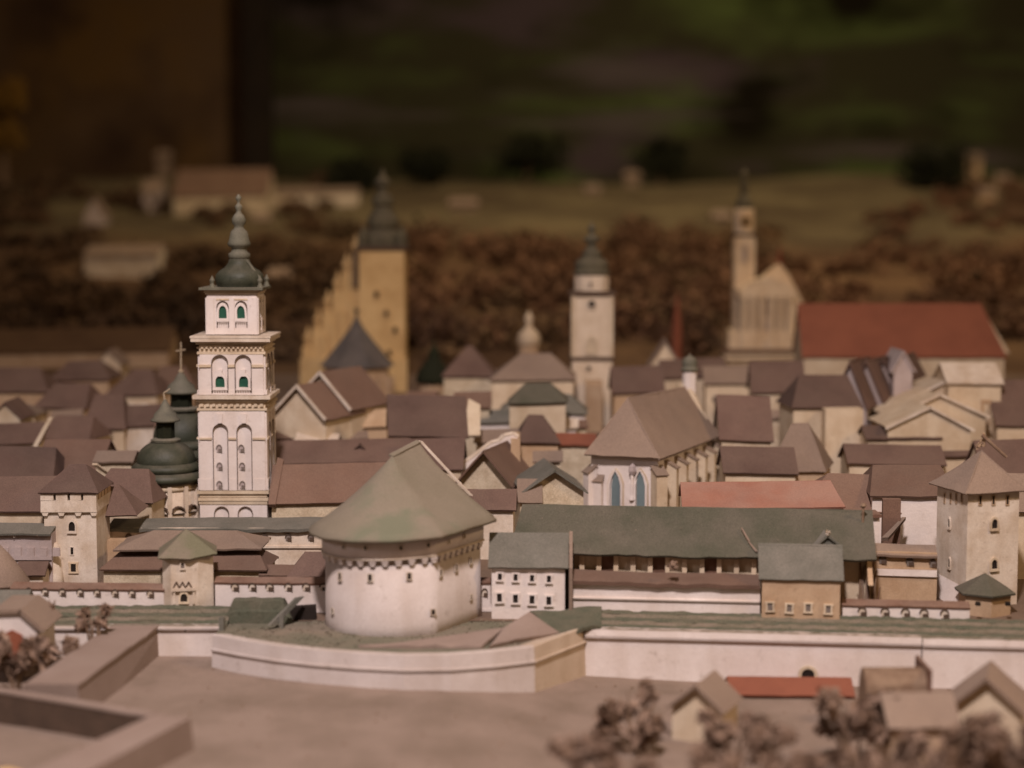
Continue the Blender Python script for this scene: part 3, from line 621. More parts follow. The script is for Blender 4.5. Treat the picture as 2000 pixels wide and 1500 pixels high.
loopwall('low white wall with six loopholes between gate tower and round tower', 420, 660, 1141, 1182, 1127, 25.856, R(-1.5), (459, 493, 527, 563, 598, 632), 1147, (17, 18))
m = MB(); rows = []; a = P(440, 1182, 25.45); b = P(572, 1186, 25.45)
for i in range(31):
    x = a.x + (b.x - a.x) * i / 30; e = .03 * mnoise.noise(Vector((x * 9, 3, 0))); h = zof(1166, 25.5) - .7 + .03 * mnoise.noise(Vector((x * 6, 8, 0))); f = min(1, min(i, 30 - i) / 4)
    rows.append([(x, 25.22 + e, .62), (x, 25.24 + e, .7 + h * .45 * f), (x, 25.30, .7 + h * .5 * f), (x, 25.33 + e, .7 + h * .92 * f), (x, 25.42, .7 + h * f), (x, 25.6, .7 + h * .9 * f), (x, 25.6, .62)])
m.loft(rows); tag(m.build('turf_mound', 'bank'), 'raised green turf mound before the six-loophole wall', 'turf')
q = P(945, 1170, 25.8); m = MB(); 
loopwall('short white wall stub between the round tower and the white house', 930, 960, 1140, 1196, 1128, 25.912, 0, (946,), 1158, (13, 18))
# ochre wall in two levels, right
c = P(1752, 1170, 26.359); rr = R(-9); f_ = frame((c.x, 26.359, 0), rr); s = ppu(c); W = 150 / s
t = thing('ochre_wall', 'two-level tan wall with three loopholes left of the big square tower', 'wall', (c.x, 26.359, ZT))
z1, z2, z3 = zof(1125, 26.359), zof(1112, 26.359), zof(1083, 26.359)
m = MB(f_); m.box(-W / 2, W / 2, 0, .2, .68, z1, .003); m.build('lower_wall', 'tan', t)
m = MB(f_); m.box(-W / 2, W / 2, -.03, .2, z1 + .003, z2, .004); m.build('ledge', 'white', t)
m = MB(f_); m.box(-W / 2, W / 2, .012, .2, z2 + .003, z3 + .03, .003); m.build('upper_wall', 'tan', t)
m = MB(f_); m.slab([(-W / 2, -.06, z3), (W / 2, -.06, z3), (W / 2, .35, zof(1061, 26.75)), (-W / 2, .35, zof(1061, 26.75))], .035, 12, 3, .012); m.build('roof', 'rdust', t)
for u, v in ((1723, 1094), (1777, 1098), (1822, 1101)): winpx(t, 'loop', u, v, 16, 18, f_((0, .012, 0)), rr, fm='line', pm='grey', dep=.02, name='loophole')
# big square tower on the right
yT = 26.135; cc = P(1886, 1165, yT)
def qtower(label, corner, wl, wr, rot, zb, ztop, zap, fm_l, fm_r, rm, ov=.09, name='square_tower', apex_off=(0, 0)):
    t = thing(name, label, 'tower', (corner[0], corner[1], zb)); f_ = frame((corner[0], corner[1], 0), rot)
    return t, f_
rq = R(15); f_ = frame((cc.x, yT, 0), rq); s = ppu((cc.x, yT, 1.5)); Wf = 112 / s / math.cos(rq) * .97; Wl = .92
sq = thing('square_tower', 'tall pale square tower with pyramid roof near the right edge', 'tower', (cc.x, yT, .7))
zt = zof(962, yT)
m = MB(f_); m.box(0, Wf, 0, Wl, .65, zt + .02, .003); m.build('wall', 'stained', sq)
m = MB(f_); m.add([(-.16, -.03, .65), (.0, -.03, .65), (.0, Wl, .65), (-.16, Wl, .65), (-.004, -.004, .98), (.0, -.004, .98), (.0, Wl, 1.05), (-.004, Wl, 1.05)], [(3, 2, 1, 0), (4, 5, 6, 7), (0, 1, 5, 4), (1, 2, 6, 5), (2, 3, 7, 6), (3, 0, 4, 7)]); m.build('batter', 'white', sq)
ap = P(1917, 878, yT + .45); ov = .10; E = [f_(q) for q in ((-ov, -ov, zt), (Wf + ov, -ov, zt), (Wf + ov, Wl + ov, zt), (-ov, Wl + ov, zt))]
for i in range(4):
    m = MB(); m.slab([E[i], E[(i + 1) % 4], ap, ap], .03, 6, 6, .012, .02); m.build('roof_face', 'rdust', sq)
for u, v in ((1941, 1023), (1941, 1102)): winpx(sq, 'arch', u, v, 19, 27, cc, rq, fm='cream', pm='dark', dep=.03)
for u in (1914, 1940, 1967): winpx(sq, 'slit', u, 977, 8, 20, cc, rq, fm='tan', pm='dark', dep=.015, name='battlement_slit')
rl = rq - R(90); cl = cc + Vector((0, 0, 0))
for u, v in ((1855, 1022), (1855, 1100)): winpx(sq, 'arch', u, v, 11, 24, cl, rl, fm='stained', pm='dark', dep=.02)
for u in (1845, 1857, 1868, 1879): winpx(sq, 'slit', u, 973, 6, 20, cl, rl, fm='tan', pm='dark', dep=.015, name='battlement_slit')
b = P(1914, 868, yT + .45); t = thing('roof_stick', 'long stick fallen across the top of the right square tower', 'stick', b)
m = MB(); m.tube(P(1918, 850, yT + .4), P(1966, 893, yT + .35), .028, .022, 7); m.build('stick', 'twig', t)
m = MB(); m.tube(P(1921, 846, yT + .42), P(1923, 872, yT + .45), .02, .015, 6); m.build('stub', 'tan', t)
m = MB(); clump(m, b, .06, 30, .03); m.build('knot', 'tan', t)
# hexagonal turret in front of it
c = P(1941, 1200, 25.4); s = ppu(c); t = thing('hexagonal_turret', 'small tan turret with pointed green roof at the foot of the square tower', 'turret', (c.x, 25.856, .7))
zt = zof(1172, 25.32); m = MB(); m.lathe((c.x, 25.912), [(.38, .65), (.38, zt + .04)], 6, R(30)); m.build('wall', 'tan', t)
za = zof(1119, 25.912); m = MB(); m.lathe((c.x, 25.912), [(.30, zt), (.445, zt - .01), (.455, zt + .02), (.25, zt + .5 * (za - zt)), (.0, za)], 6, R(30)); m.build('roof', 'rgreen', t)
for u in (1907, 1965): 
    p = P(u, 1176, 25.448); m = MB(); m.box(p.x - .03, p.x + .03, 25.32, 25.4, p.z - .03, p.z + .02); m.build('dark_slot', 'dark', t)

# ================================================================== LEFT FORTIFICATIONS
# small gate tower
c = P(368, 1176, 25.72); s = ppu(c); rg_ = R(10); f_ = frame((c.x, 25.72, 0), rg_); gt = thing('gate_tower', 'small stained gate tower with arched black doorway and pointed roof', 'tower', (c.x, 26.024, .7))
W = 98 / s; zt = zof(1087, 25.72); m = MB(f_); m.prism([(-W / 2, .12), (-W / 2 + .12, 0), (W / 2 - .22, 0), (W / 2, .14), (W / 2, .7), (-W / 2, .7)], .65, zt + .04, 'xy'); m.build('wall', 'stained', gt)
za = zof(1032, 26.135); E = [(-W / 2 - .06, -.07, zt), (.03, -.10, zt - .02), (W / 2 + .06, .02, zt + .03), (W / 2 + .06, .78, zt), (-W / 2 - .06, .78, zt)]
MT['gateroof'] = M_('dusty_olive_roof', (0.15, 0.14, 0.088), (0.205, 0.165, 0.125), 1.6, .15)
for i in range(5):
    m = MB(f_); m.slab([E[i], E[(i + 1) % 5], (-.02, .36, za), (-.02, .36, za)], .03, 5, 5, .01); m.build('roof_face', 'gateroof', gt)
c2 = f_((0, 0, 0))
winpx(gt, 'arch', 357, 1104, 11, 17, c2, rg_, fm='stained', pm='grey', dep=.025)
winpx(gt, 'arch', 359, 1167, 20, 24, c2, rg_, fm='cream', pm='dark', dep=.03, name='doorway')
m = MB(frame(PP(359, 1152, c2, rg_), rg_)); m.box(-.17, .17, -.05, .02, -.012, .03, .003); m.build('door_lintel', 'stained', gt)
for sx in (-.15, .13): m = MB(frame(PP(359, 1179, c2, rg_), rg_)); m.box(sx, sx + .03, -.035, .02, 0, .2, .002); m.build('door_jamb', 'stained', gt)
for k, u in enumerate((345, 357, 369)):
    p = PP(u, 1148, c2, rg_) + Vector((0, -.012, 0)); m = MB()
    m.tube(p + Vector((-.045, 0, 0)), p + Vector((0, 0, .09)), .009, .009, 5); m.tube(p + Vector((0, 0, .09)), p + Vector((.045, 0, 0)), .009, .009, 5); m.build('pointed_ornament', 'line', gt)
# building behind the gate: lower and upper roof
t, c, r = hx('low double-roofed building behind the small gate tower', 192, 522, 1117, 1066, y=26.639, d=1.1, rot=R(-2), hip=(.25, .2), wm='stone', rm='rwarm', name='gate_building')
p0, p1 = P(222, 1075, 26.918), P(512, 1072, 26.918)
m = MB(); m.box(p0.x + .15, p1.x - .15, 27.03, 27.701, 1.0, zof(1066, 26.974)); m.build('upper_wall', 'line', t)
x0, x1 = p0.x, p1.x; zr = zof(1036, 27.421); ra, rb = P(300, 1036, 27.421).x, P(462, 1034, 27.421).x; ze_ = zof(1074, 26.862)
for q in ([(x0, 26.862, ze_), (x1, 26.862, ze_ + .02), (rb, 27.421, zr), (ra, 27.421, zr)], [(x1, 27.924, ze_), (x0, 27.924, ze_), (ra, 27.421, zr), (rb, 27.421, zr)], [(x0, 27.924, ze_), (x0, 26.862, ze_), (ra, 27.421, zr), (ra, 27.421, zr)], [(x1, 26.862, ze_ + .02), (x1, 27.924, ze_), (rb, 27.421, zr), (rb, 27.421, zr)]):
    m = MB(); m.slab(q, .03, 12, 4, .014); m.build('upper_roof', 'rdust', t)
hx('small purple-roofed shed between the gate building and the round tower', 560, 690, 1130, 1078, y=26.471, d=.8, hip=(.18, .1), wm='stone', rm='rbrown', name='shed', cat='shed')
t, c, r = hx('low brown-roofed shed right of the gate building', 505, 585, 1128, 1103, y=26.583, d=.5, wm='stone', rm='rwarm', name='shed', cat='shed')
# longer wall with green capping
c = P(427, 1078, 28.371); s = ppu(c); W = 470 / s; t = thing('inner_wall', 'inner white wall with flat green cap in front of the bell tower', 'wall', (c.x, 28.371, ZT))
zt = zof(1031, 28.371); m = MB(frame((c.x + .15, 28.371, 0), 0)); m.box(-W / 2, W / 2, 0, .35, .68, zt, .003); m.build('wall', 'stained', t)
m = MB(frame((c.x + .15, 28.371, 0), 0)); m.slab([(-W / 2, -.07, zt - .01), (W / 2, -.07, zt - .01), (W / 2, .5, zof(1008, 28.93)), (-W / 2, .5, zof(1011, 28.93))], .05, 24, 4, .02); m.build('cap', 'rslate', t)
m = MB(frame((c.x + .15, 28.371, 0), 0)); m.box(-W / 2, W / 2, -.03, 0, zof(1070, 28.371), zof(1066, 28.371)); m.build('string_course', 'stained', t)
for u in (252, 518, 563, 607): winpx(t, 'loop', u, 1050, 13, 16, (c.x, 28.371, 0), 0, fm='line', pm='grey', dep=.02, name='loophole')
# left square tower with battlements
c = P(139, 1130, 27.365); s = ppu((c.x, 27.365, 1.5)); W = 105 / s; f_ = frame((c.x, 27.365, 0), 0)
lt = thing('battlement_tower', 'pale square tower with battlements and brown roof on the left', 'tower', (c.x, 27.701, ZT)); D_ = .95
zt, zc = zof(967, 27.32), zof(1001, 27.32)
m = MB(f_); m.box(-W / 2 + .02, W / 2 - .01, 0, D_, .68, zc, .004); m.build('wall', 'stained', lt)
m = MB(f_); m.box(-W / 2 - .02, W / 2 + .01, -.045, D_ + .03, zc + .004, zt - .09, .003); m.build('parapet', 'stained', lt)
xs = [-.43, -.2, .0, .2, .43]
for a, b in zip([-W / 2 - .02, -.20, .0 + .02, .225], [-.235, -.02, .19, W / 2 + .01]):
    m = MB(f_); m.box(a, b, -.042, .06, zt - .088, zt + .02, .003); m.build('merlon', 'stained', lt)
for k in range(4): m = MB(f_); y0 = .1 + k * .22; m.box(W / 2 - .04, W / 2 + .012, y0, y0 + .17, zt - .088, zt + .02, .003); m.build('merlon', 'tan', lt)
m = MB(f_); m.box(-W / 2 + .03, W / 2 - .05, .07, D_ - .05, zt - .1, zt + .01); m.build('inner_core', 'dark', lt)
for x in (-.37, -.12, .14, .38): m = MB(f_); m.prism([(x - .03, zc - .055), (x + .03, zc - .055), (x + .055, zc), (x - .055, zc)], -.04, .02); m.build('corbel', 'stained', lt)
zr = zof(906, 27.868); e = .05; q = lambda a, b: (a, b, zt + .04)
for qd in ([q(-W / 2 - e, -e - .03), q(W / 2 + e, -e - .03), (.15, .48, zr), (-.10, .48, zr)], [q(W / 2 + e, D_ + e), q(-W / 2 - e, D_ + e), (-.10, .48, zr), (.15, .48, zr)], [q(-W / 2 - e, D_ + e), q(-W / 2 - e, -e - .03), (-.1, .48, zr), (-.1, .48, zr)], [q(W / 2 + e, -e - .03), q(W / 2 + e, D_ + e), (.15, .48, zr), (.15, .48, zr)]):
    m = MB(f_); m.slab(qd, .03, 6, 5, .012); m.build('roof_face', 'rbrown', lt)
p = P(138, 938, 27.611); m = MB(); m.box(p.x - .07, p.x + .07, p.y - .05, p.y + .12, p.z - .03, p.z + .03, .004); m.build('roof_hatch', 'rslate', lt)
winpx(lt, 'arch', 141, 1028, 19, 27, c, 0, fm='stained', pm='dark', dep=.03); winpx(lt, 'slit', 141, 1076, 9, 17, c, 0, fm='stained', pm='dark'); winpx(lt, 'rect', 144, 1109, 20, 21, c, 0, fm='cream', pm='dark', dep=.02)
b = P(100, 1130, 27.198); m = MB(); m.lathe((b.x, 27.309), [(.19, .68), (.16, .95), (.11, zof(1068, 27.253)), (.07, zof(1060, 27.309)), (.0, zof(1057, 27.343))], 10); m.build('buttress', 'stained', lt, 40)
# dark conical roof beside it
p = P(228, 1010, 28.036); m = MB(); t = thing('side_house', 'dark brown steep roof leaning against the battlement tower', 'house', (p.x, 28.371, ZT))
m.box(p.x - .2, p.x + .28, 28.092, 28.819, .68, 1.35); m.build('wall', 'tan', t)
a_, b_, c_, d_ = P(205, 1008, 27.98), P(268, 1006, 27.98), P(232, 945, 28.483), P(212, 940, 28.483); m = MB(); m.slab([a_, b_, c_, d_], .03, 5, 5, .01); m.slab([b_, b_ + Vector((0, .9, 0)), c_, c_], .03, 4, 4, .01); m.build('roof', 'rbrown', t)
# crenellated wall far left
c = P(40, 1095, 27.142); f_ = frame((c.x, 27.142, 0), R(-2)); s = ppu(c); W = 150 / s; t = thing('crenellated_wall', 'mauve wall with crenel relief at the left edge', 'wall', (c.x, 27.142, ZT)); zt = zof(1041, 27.142)
m = MB(f_); m.box(-W / 2, W / 2 - .1, 0, .3, .68, zt, .003); m.build('wall', 'mauve', t)
m = MB(f_); m.slab([(-W / 2, -.07, zt), (W / 2 - .1, -.07, zt), (W / 2 - .1, .35, zt + .1), (-W / 2, .35, zt + .1)], .03, 8, 3, .01); m.build('roof_strip', 'rslate', t)
zc = zof(1078, 27.142)
for i in range(6): x = -W / 2 + .1 + i * .2; m = MB(f_); m.box(x, x + .11, -.03, 0, zc - .06, zc + .07, .004); m.build('merlon_relief', 'mauve', t)
m = MB(f_); m.box(-W / 2, W / 2 - .1, -.032, 0, zc - .12, zc - .061, .003); m.build('relief_band', 'mauve', t)
for u in (28, 74): p = PP(u, 1044, c, R(-2)); m = MB(); clump(m, p + Vector((0, -.03, -.01)), .03, 10, .02); m.build('plaster_lump', 'stained', t)
hx('low dark-roofed shed below the crenellated wall', 28, 88, 1128, 1096, y=26.694, d=.5, rm='rbrown', wm='stained', name='shed', cat='shed')
hx('wide purple-brown roofed house behind the crenellated wall', -80, 88, 1003, 930, y=27.757, d=1.6, rm='rbrown', wm='cream', rot=R(-1))
# left edge turret roofs
c = P(-12, 1145, 26.135); m = MB(); t = thing('corner_turret', 'grey cone-roofed turret cut by the left edge', 'turret', (c.x, 26.471, .7)); zt = zof(1150, 26.024); za = zof(1062, 26.471)
m.lathe((c.x, 26.471), [(.36, .65), (.36, zt + .05)], 12); m.build('wall', 'tan', t); m = MB(); m.lathe((c.x, 26.471), [(.3, zt), (.44, zt - .01), (.44, zt + .02), (.3, zt + .22), (.15, zt + .42), (0, za)], 12); m.build('roof', 'rdust', t, 40)
hx('tiny green-roofed hut at the left end of the turf bank', -30, 52, 1187, 1152, y=24.933, d=.5, rm='rslate', wm='tan', name='hut', cat='hut', zb=.6)

# ================================================================== BELL TOWER
yB = 29.825; uc = 455; xB = P(uc, 900, yB).x; sB = ppu((xB, yB, 2.0)); bt = thing('bell_tower', 'tall white bell tower in three storeys with green onion spire', 'tower', (xB, yB + .55, ZT))
ZB = lambda v: zof(v, yB)
HW = {1: .545, 2: .535, 3: .41}; DC = .545
def faces(h):                                  # transforms for front, right, left and back faces, local x along face, y outwards negative
    for ang in (0, 90, -90, 180):
        yield ang, frame((xB + math.sin(R(ang)) * h, yB + DC - math.cos(R(ang)) * h, 0), R(ang))
def inked(f_, cx, wd, zb, zs, yy, r=.0085, seg=10):
    m = MB(f_); pts = [(cx - wd / 2, yy, zb)] + [(cx - wd / 2 * math.cos(math.pi * i / seg), yy, zs + wd / 2 * math.sin(math.pi * i / seg)) for i in range(seg + 1)] + [(cx + wd / 2, yy, zb)]
    for a, b in zip(pts[:-1], pts[1:]): m.tube(a, b, r, r, 4)
    return m.build('arch_outline', 'line', bt)
def sbox(m, h, z0, z1): m.box(xB - h, xB + h, yB + DC - h, yB + DC + h, z0, z1, .003)
# base
m = MB(); sbox(m, .535, .68, ZB(960)); m.build('base_core', 'white', bt)
for ang, f_ in faces(.535):
    m = MB(f_); m.arch_plate(-.56, .56, .68, ZB(985), [(-.2, .24, .68, ZB(1003)), (.2, .24, .68, ZB(1003))], -.03, -.0); m.build('base_arcade', 'white', bt); [inked(f_, x, .24, .9, ZB(1003), -.032) for x in (-.2, .2)]
for v0, v1, h in ((985, 978, .575), (978, 972, .59), (971, 964, .565), (964, 958, .60)):
    m = MB(); sbox(m, h, ZB(v0) + .002, ZB(v1)); m.build('base_cornice', 'cream', bt)
# storey 1
z0, z1 = ZB(957), ZB(803); m = MB(); sbox(m, HW[1] - .02, z0 - .02, z1); m.build('storey_core', 'white', bt)
zi = ZB(858); zs = ZB(842)
for ang, f_ in faces(HW[1] - .02):
    m = MB(f_); m.arch_plate(-.545, .545, z0, z1, [(-.20, .245, z0, zs), (.20, .245, z0, zs)], -.05, 0.0, 10); m.build('arcade_plate', 'white', bt); [inked(f_, x, .245, z0, zs, -.052) for x in (-.2, .2)]
    for a, b in ((-.555, -.34), (-.065, .065), (.34, .555)):
        m = MB(f_); m.box(a, b, -.075, -.051, zi, zi + .03, .002); m.build('impost', 'cream', bt); m = MB(f_); m.box(a + .01, b - .01, -.066, -.051, z0, ZB(935), .002); m.build('pedestal', 'white', bt)
    for x in (-.2, .2):
        m = MB(f_); m.prism([(x - .035, ZB(826)), (x + .035, ZB(826)), (x + .05, ZB(808)), (x - .05, ZB(808))], -.08, -.051); m.build('keystone', 'white', bt)
for u in (428, 472):
    for v in (877, 912, 948): winpx(bt, 'loop', u + (1 if v > 900 else 0), v, 12, 17, (xB, yB + .02, 0), 0, fm='grey', pm='mauve', dep=.015, name='small_window')
# cornice 1
for v0, v1, h, mt in ((802, 797, .585, 'cream'), (797, 785, .555, 'cream'), (785, 779, .60, 'cream'), (779, 772, .65, 'stained')):
    m = MB(); sbox(m, h, ZB(v0) + .002, ZB(v1)); m.build('cornice', mt, bt)
dn = MB(); dn.lathe((0, 0), [(.0, -.022), (.022, -.008), (.022, .012), (.0, .022)], 7); dnm = dn.mesh('dentil', 'cream'); db = MB(); db.box(-.027, .027, -.03, .03, -.022, .022); dbm = db.mesh('dentil', 'cream')
def dentils(h, z, n, me):
    for ang, f_ in list(faces(h))[:3]:
        for i in range(n):
            o = bpy.data.objects.new('dentil', me); COL.objects.link(o); o.parent = bt; o.location = f_((-h + .06 + (2 * h - .12) * i / (n - 1), -.025, z)) - ROOT[bt.name]; o.rotation_euler = (0, 0, R(ang))
dentils(.56, ZB(791), 11, dbm)
for v, h in ((803.5, .56), (771.5, .56), (692.5, .55), (655, .43), (576.5, .425), (958, .57)):
    m = MB(); sbox(m, h, ZB(v) - .006, ZB(v) + .006); m.build('drawn_shadow_line', 'line', bt)  # dark strips draw the shadow and dirt lines at the cornices
# storey 2
z0, z1 = ZB(771), ZB(692); m = MB(); sbox(m, HW[2] - .02, z0 - .02, z1); m.build('storey_core', 'white', bt); zs = ZB(709)
for ang, f_ in faces(HW[2] - .02):
    m = MB(f_); m.arch_plate(-.53, .53, z0, z1, [(-.195, .27, z0 + .03, zs), (.195, .27, z0 + .03, zs)], -.05, 0, 10); m.build('arcade_plate', 'white', bt); [inked(f_, x, .27, z0 + .03, zs, -.052) for x in (-.195, .195)]
    for a, b in ((-.54, -.34), (-.055, .055), (.34, .54)):
        m = MB(f_); m.box(a, b, -.075, -.051, ZB(717), ZB(712), .002); m.build('impost', 'cream', bt); m = MB(f_); m.box(a, b, -.07, -.051, z0, ZB(762), .002); m.build('pedestal', 'white', bt)
    for x in (-.195, .195):
        m = MB(f_)
        for k in range(6): m.box(x - .115 + k * .041, x - .10 + k * .041, -.045, -.03, z0 + .005, ZB(762))
        m.box(x - .13, x + .13, -.055, -.02, ZB(762), ZB(759)); m.build('balustrade', 'white', bt)
        window(bt, 'arch', f_((x, -.005, ZB(762))), R(ang), .235, .29, 'white', 'gwin', .045, name='belfry_window')
        m = MB(f_); m.prism([(x - .03, ZB(735)), (x + .03, ZB(735)), (x + .04, ZB(722)), (x - .04, ZB(722))], -.06, 0); m.build('keystone', 'white', bt)
for v0, v1, h, mt in ((692, 687, .57, 'cream'), (687, 674, .54, 'cream'), (673, 667, .59, 'cream'), (667, 660, .66, 'stained'), (660, 656, .67, 'stained')):
    m = MB(); sbox(m, h, ZB(v0) + .002, ZB(v1)); m.build('cornice', mt, bt)
dentils(.545, ZB(680), 14, dnm)
# storey 3 (set back)
DC3 = DC; z0, z1 = ZB(654), ZB(576); m = MB(); sbox(m, HW[3] - .02, z0 - .02, z1); m.build('storey_core', 'white', bt); zs = ZB(600)
for ang, f_ in faces(HW[3] - .02):
    m = MB(f_); m.arch_plate(-.41, .41, z0, z1, [(-.155, .19, ZB(641), zs), (.155, .19, ZB(641), zs)], -.035, 0, 8); m.build('arcade_plate', 'white', bt); [inked(f_, x, .19, ZB(641), zs, -.037) for x in (-.155, .155)]
    for a, b in ((-.42, -.30), (-.04, .04), (.30, .42)): m = MB(f_); m.box(a, b, -.055, -.036, z0, ZB(582), .002); m.build('pilaster', 'white', bt)
    for x in (-.155, .155):
        window(bt, 'arch', f_((x, -.005, ZB(629))), R(ang), .20, .32, 'white', 'gwin', .04, name='belfry_window')
        m = MB(f_)
        for k in range(5): m.box(x - .075 + k * .035, x - .06 + k * .035, -.035, -.02, ZB(641), ZB(630))
        m.box(x - .09, x + .09, -.045, -.015, ZB(630), ZB(628)); m.build('balustrade', 'white', bt)
        m = MB(f_); m.box(x - .11, x + .11, -.045, -.031, ZB(587), ZB(584)); m.build('hood', 'cream', bt)
    m = MB(f_); m.box(-.43, .43, -.05, 0, z0, ZB(648)); m.build('plinth', 'white', bt)
for v0, v1, h, mt in ((576, 572, .44, 'cream'), (572, 567, .46, 'cream'), (567, 562, .53, 'spire')):
    m = MB(); sbox(m, h, ZB(v0) + .002, ZB(v1)); m.build('cornice', mt, bt)
xs_ = P(458, 520, yB).x; yc = yB + DC; ZS = lambda v: zof(v, yc)
MB().lathe((xs_, yc), [(.38, ZS(572)), (.37, ZS(563)), (.36, ZS(560)), (.40, ZS(555)), (.415, ZS(546)), (.405, ZS(537)), (.35, ZS(529)), (.25, ZS(522)), (.19, ZS(513)), (.165, ZS(503))], 12, R(15)).build('dome', 'dome', bt, 25)
MB().lathe((xs_, yc), [(.165, ZS(506)), (.185, ZS(502)), (.185, ZS(495)), (.14, ZS(492)), (.13, ZS(484)), (.18, ZS(481)), (.20, ZS(476)), (.175, ZS(470)), (.165, ZS(464)), (.14, ZS(452)), (.085, ZS(446)), (.08, ZS(441)), (.115, ZS(436)), (.12, ZS(428)), (.085, ZS(420)), (.045, ZS(415)), (.04, ZS(411)), (.065, ZS(406)), (.055, ZS(401)), (.025, ZS(398)), (.025, ZS(393)), (.05, ZS(389)), (.05, ZS(385)), (.03, ZS(383)), (.03, ZS(381)), (0, ZS(379))], 14).build('spire', 'spire', bt, 35)
for k in range(4):
    dx, dy = ((-.40, -.40), (.40, -.40), (.40, .40), (-.40, .40))[k]
    MB().lathe((xs_ + dx, yc + dy), [(.05, ZS(566)), (.055, ZS(560)), (.03, ZS(552)), (.045, ZS(546)), (0, ZS(536))], 7).build('corner_pinnacle', 'spire', bt)
m = MB(); m.tube((xs_ + .14, yc - .1, ZS(508)), (xs_ + .40, yc - .2, ZS(548)), .02, .02, 5); m.build('loose_strip', 'spire', bt)

# ================================================================== DOMED CHURCH
def domed(label, u, yD, vb, ve, vd0, vl0, vl1, vtop, rd, rl, cross, drum_vis=True):
    x = P(u, ve, yD).x; Z = lambda v: zof(v, yD); s = ppu((x, yD, 2)); k = lambda px_: px_ / s
    t = thing('domed_chapel', label, 'church', (x, yD, ZT))
    m = MB(); m.lathe((x, yD), [(k(rd * .98), .68), (k(rd * .98), Z(ve + 4))], 16); m.build('drum', 'stained', t, 20)
    m = MB(); m.lathe((x, yD), [(k(rd), Z(ve + 18)), (k(rd * 1.03), Z(ve + 14)), (k(rd * 1.03), Z(ve + 10)), (k(rd), Z(ve + 8))], 16); m.build('frieze', 'cream', t, 20)
    m = MB(); m.lathe((x, yD), [(k(rd), Z(ve + 4)), (k(rd * 1.16), Z(ve)), (k(rd * 1.18), Z(ve - 7)), (k(rd * 1.04), Z(ve - 15)), (k(rd * .98), Z(ve - 16))], 24); m.build('eave_ring', 'dome', t, 40)
    m = MB(); m.lathe((x, yD), [(k(rd * .96), Z(ve - 14)), (k(rd * 1.04), Z(ve - 20)), (k(rd * 1.04), Z(ve - 25)), (k(rd * .90), Z(ve - 33))], 24); m.build('eave_ring', 'dome', t, 40)
    vd = vd0; pr = [(k(rd * .88), Z(ve - 30))]
    for i in range(9): a = R(90 * i / 9); pr.append((k(rd * .90) * math.cos(a), Z(ve - 34) + (Z(vd) - Z(ve - 34)) * math.sin(a)))
    pr.append((k(rl), Z(vd))); m = MB(); m.lathe((x, yD), pr, 20); m.build('dome', 'dome', t, 40)
    m = MB(); m.lathe((x, yD), [(k(rl * 1.25), Z(vd + 4)), (k(rl * 1.3), Z(vd)), (k(rl * .9), Z(vd - 3))], 12); m.build('lantern_sill', 'spire', t)
    m = MB(); m.lathe((x, yD), [(k(rl * .78), Z(vd)), (k(rl * .78), Z(vl1))], 8); m.build('lantern', 'dkgreen', t)
    m = MB(); m.lathe((x, yD), [(k(rl * .8), Z(vl1 + 3)), (k(rl * 1.25), Z(vl1)), (k(rl * 1.25), Z(vl1 - 3)), (k(rl), Z(vl1 - 7)), (k(rl * .95), Z(vl1 - 14)), (k(rl * .5), Z(vl1 - 24)), (k(rl * .4), Z(vl1 - 30)), (k(rl * .1), Z(vl1 - 42))], 14); m.build('lantern_roof', 'spire', t, 40)
    m = MB(); zb_ = Z(vl1 - 40)
    if cross: 
        m.lathe((x, yD), [(.01, zb_ - .03), (.05, zb_), (.05, zb_ + .03), (.01, zb_ + .06)], 8); m.tube((x, yD, zb_), (x + .01, yD, Z(vtop)), .018, .014); m.tube((x - .08, yD, Z(vtop + 18)), (x + .09, yD, Z(vtop + 15)), .015, .015)
    else: m.tube((x, yD, zb_ - .05), (x - .02, yD, zb_ + .12), .02, .016); m.tube((x - .02, yD, zb_ + .12), (x + .09, yD, zb_ + .2), .015, .012); 
    m.build('cross', 'gold', t)
    return t, x, s
t, xD, sD = domed('front green-domed chapel with bent finial left of the bell tower', 325, 30.16, 1005, 935, 858, 0, 822, 0, 64, 23, False)
for i in range(7):
    a = R(-175 + i * 29); rr = 63 / sD; f_ = frame((xD + rr * math.cos(a), 30.16 + rr * math.sin(a), 0), a + R(90))
    m = MB(f_); z0 = zof(1003, 29.713); ring(m, [(.13 * math.cos(R(180 * j / 8)), z0 + .13 * math.sin(R(180 * j / 8))) for j in range(9)][::-1], [(.105 * math.cos(R(180 * j / 8)), z0 + .105 * math.sin(R(180 * j / 8))) for j in range(9)][::-1], -.03, .02); m.build('arch_moulding', 'line', t)
    f2 = frame((xD + rr * math.cos(a + R(14)), 30.16 + rr * math.sin(a + R(14)), 0), a + R(104)); m = MB(f2); m.box(-.035, .035, -.04, .02, .7, zof(950, 29.713)); m.build('pilaster', 'stained', t)
domed('taller green-domed chapel with standing cross behind the bell tower', 356, 31.837, 960, 890, 797, 0, 767, 668, 62, 27, True)

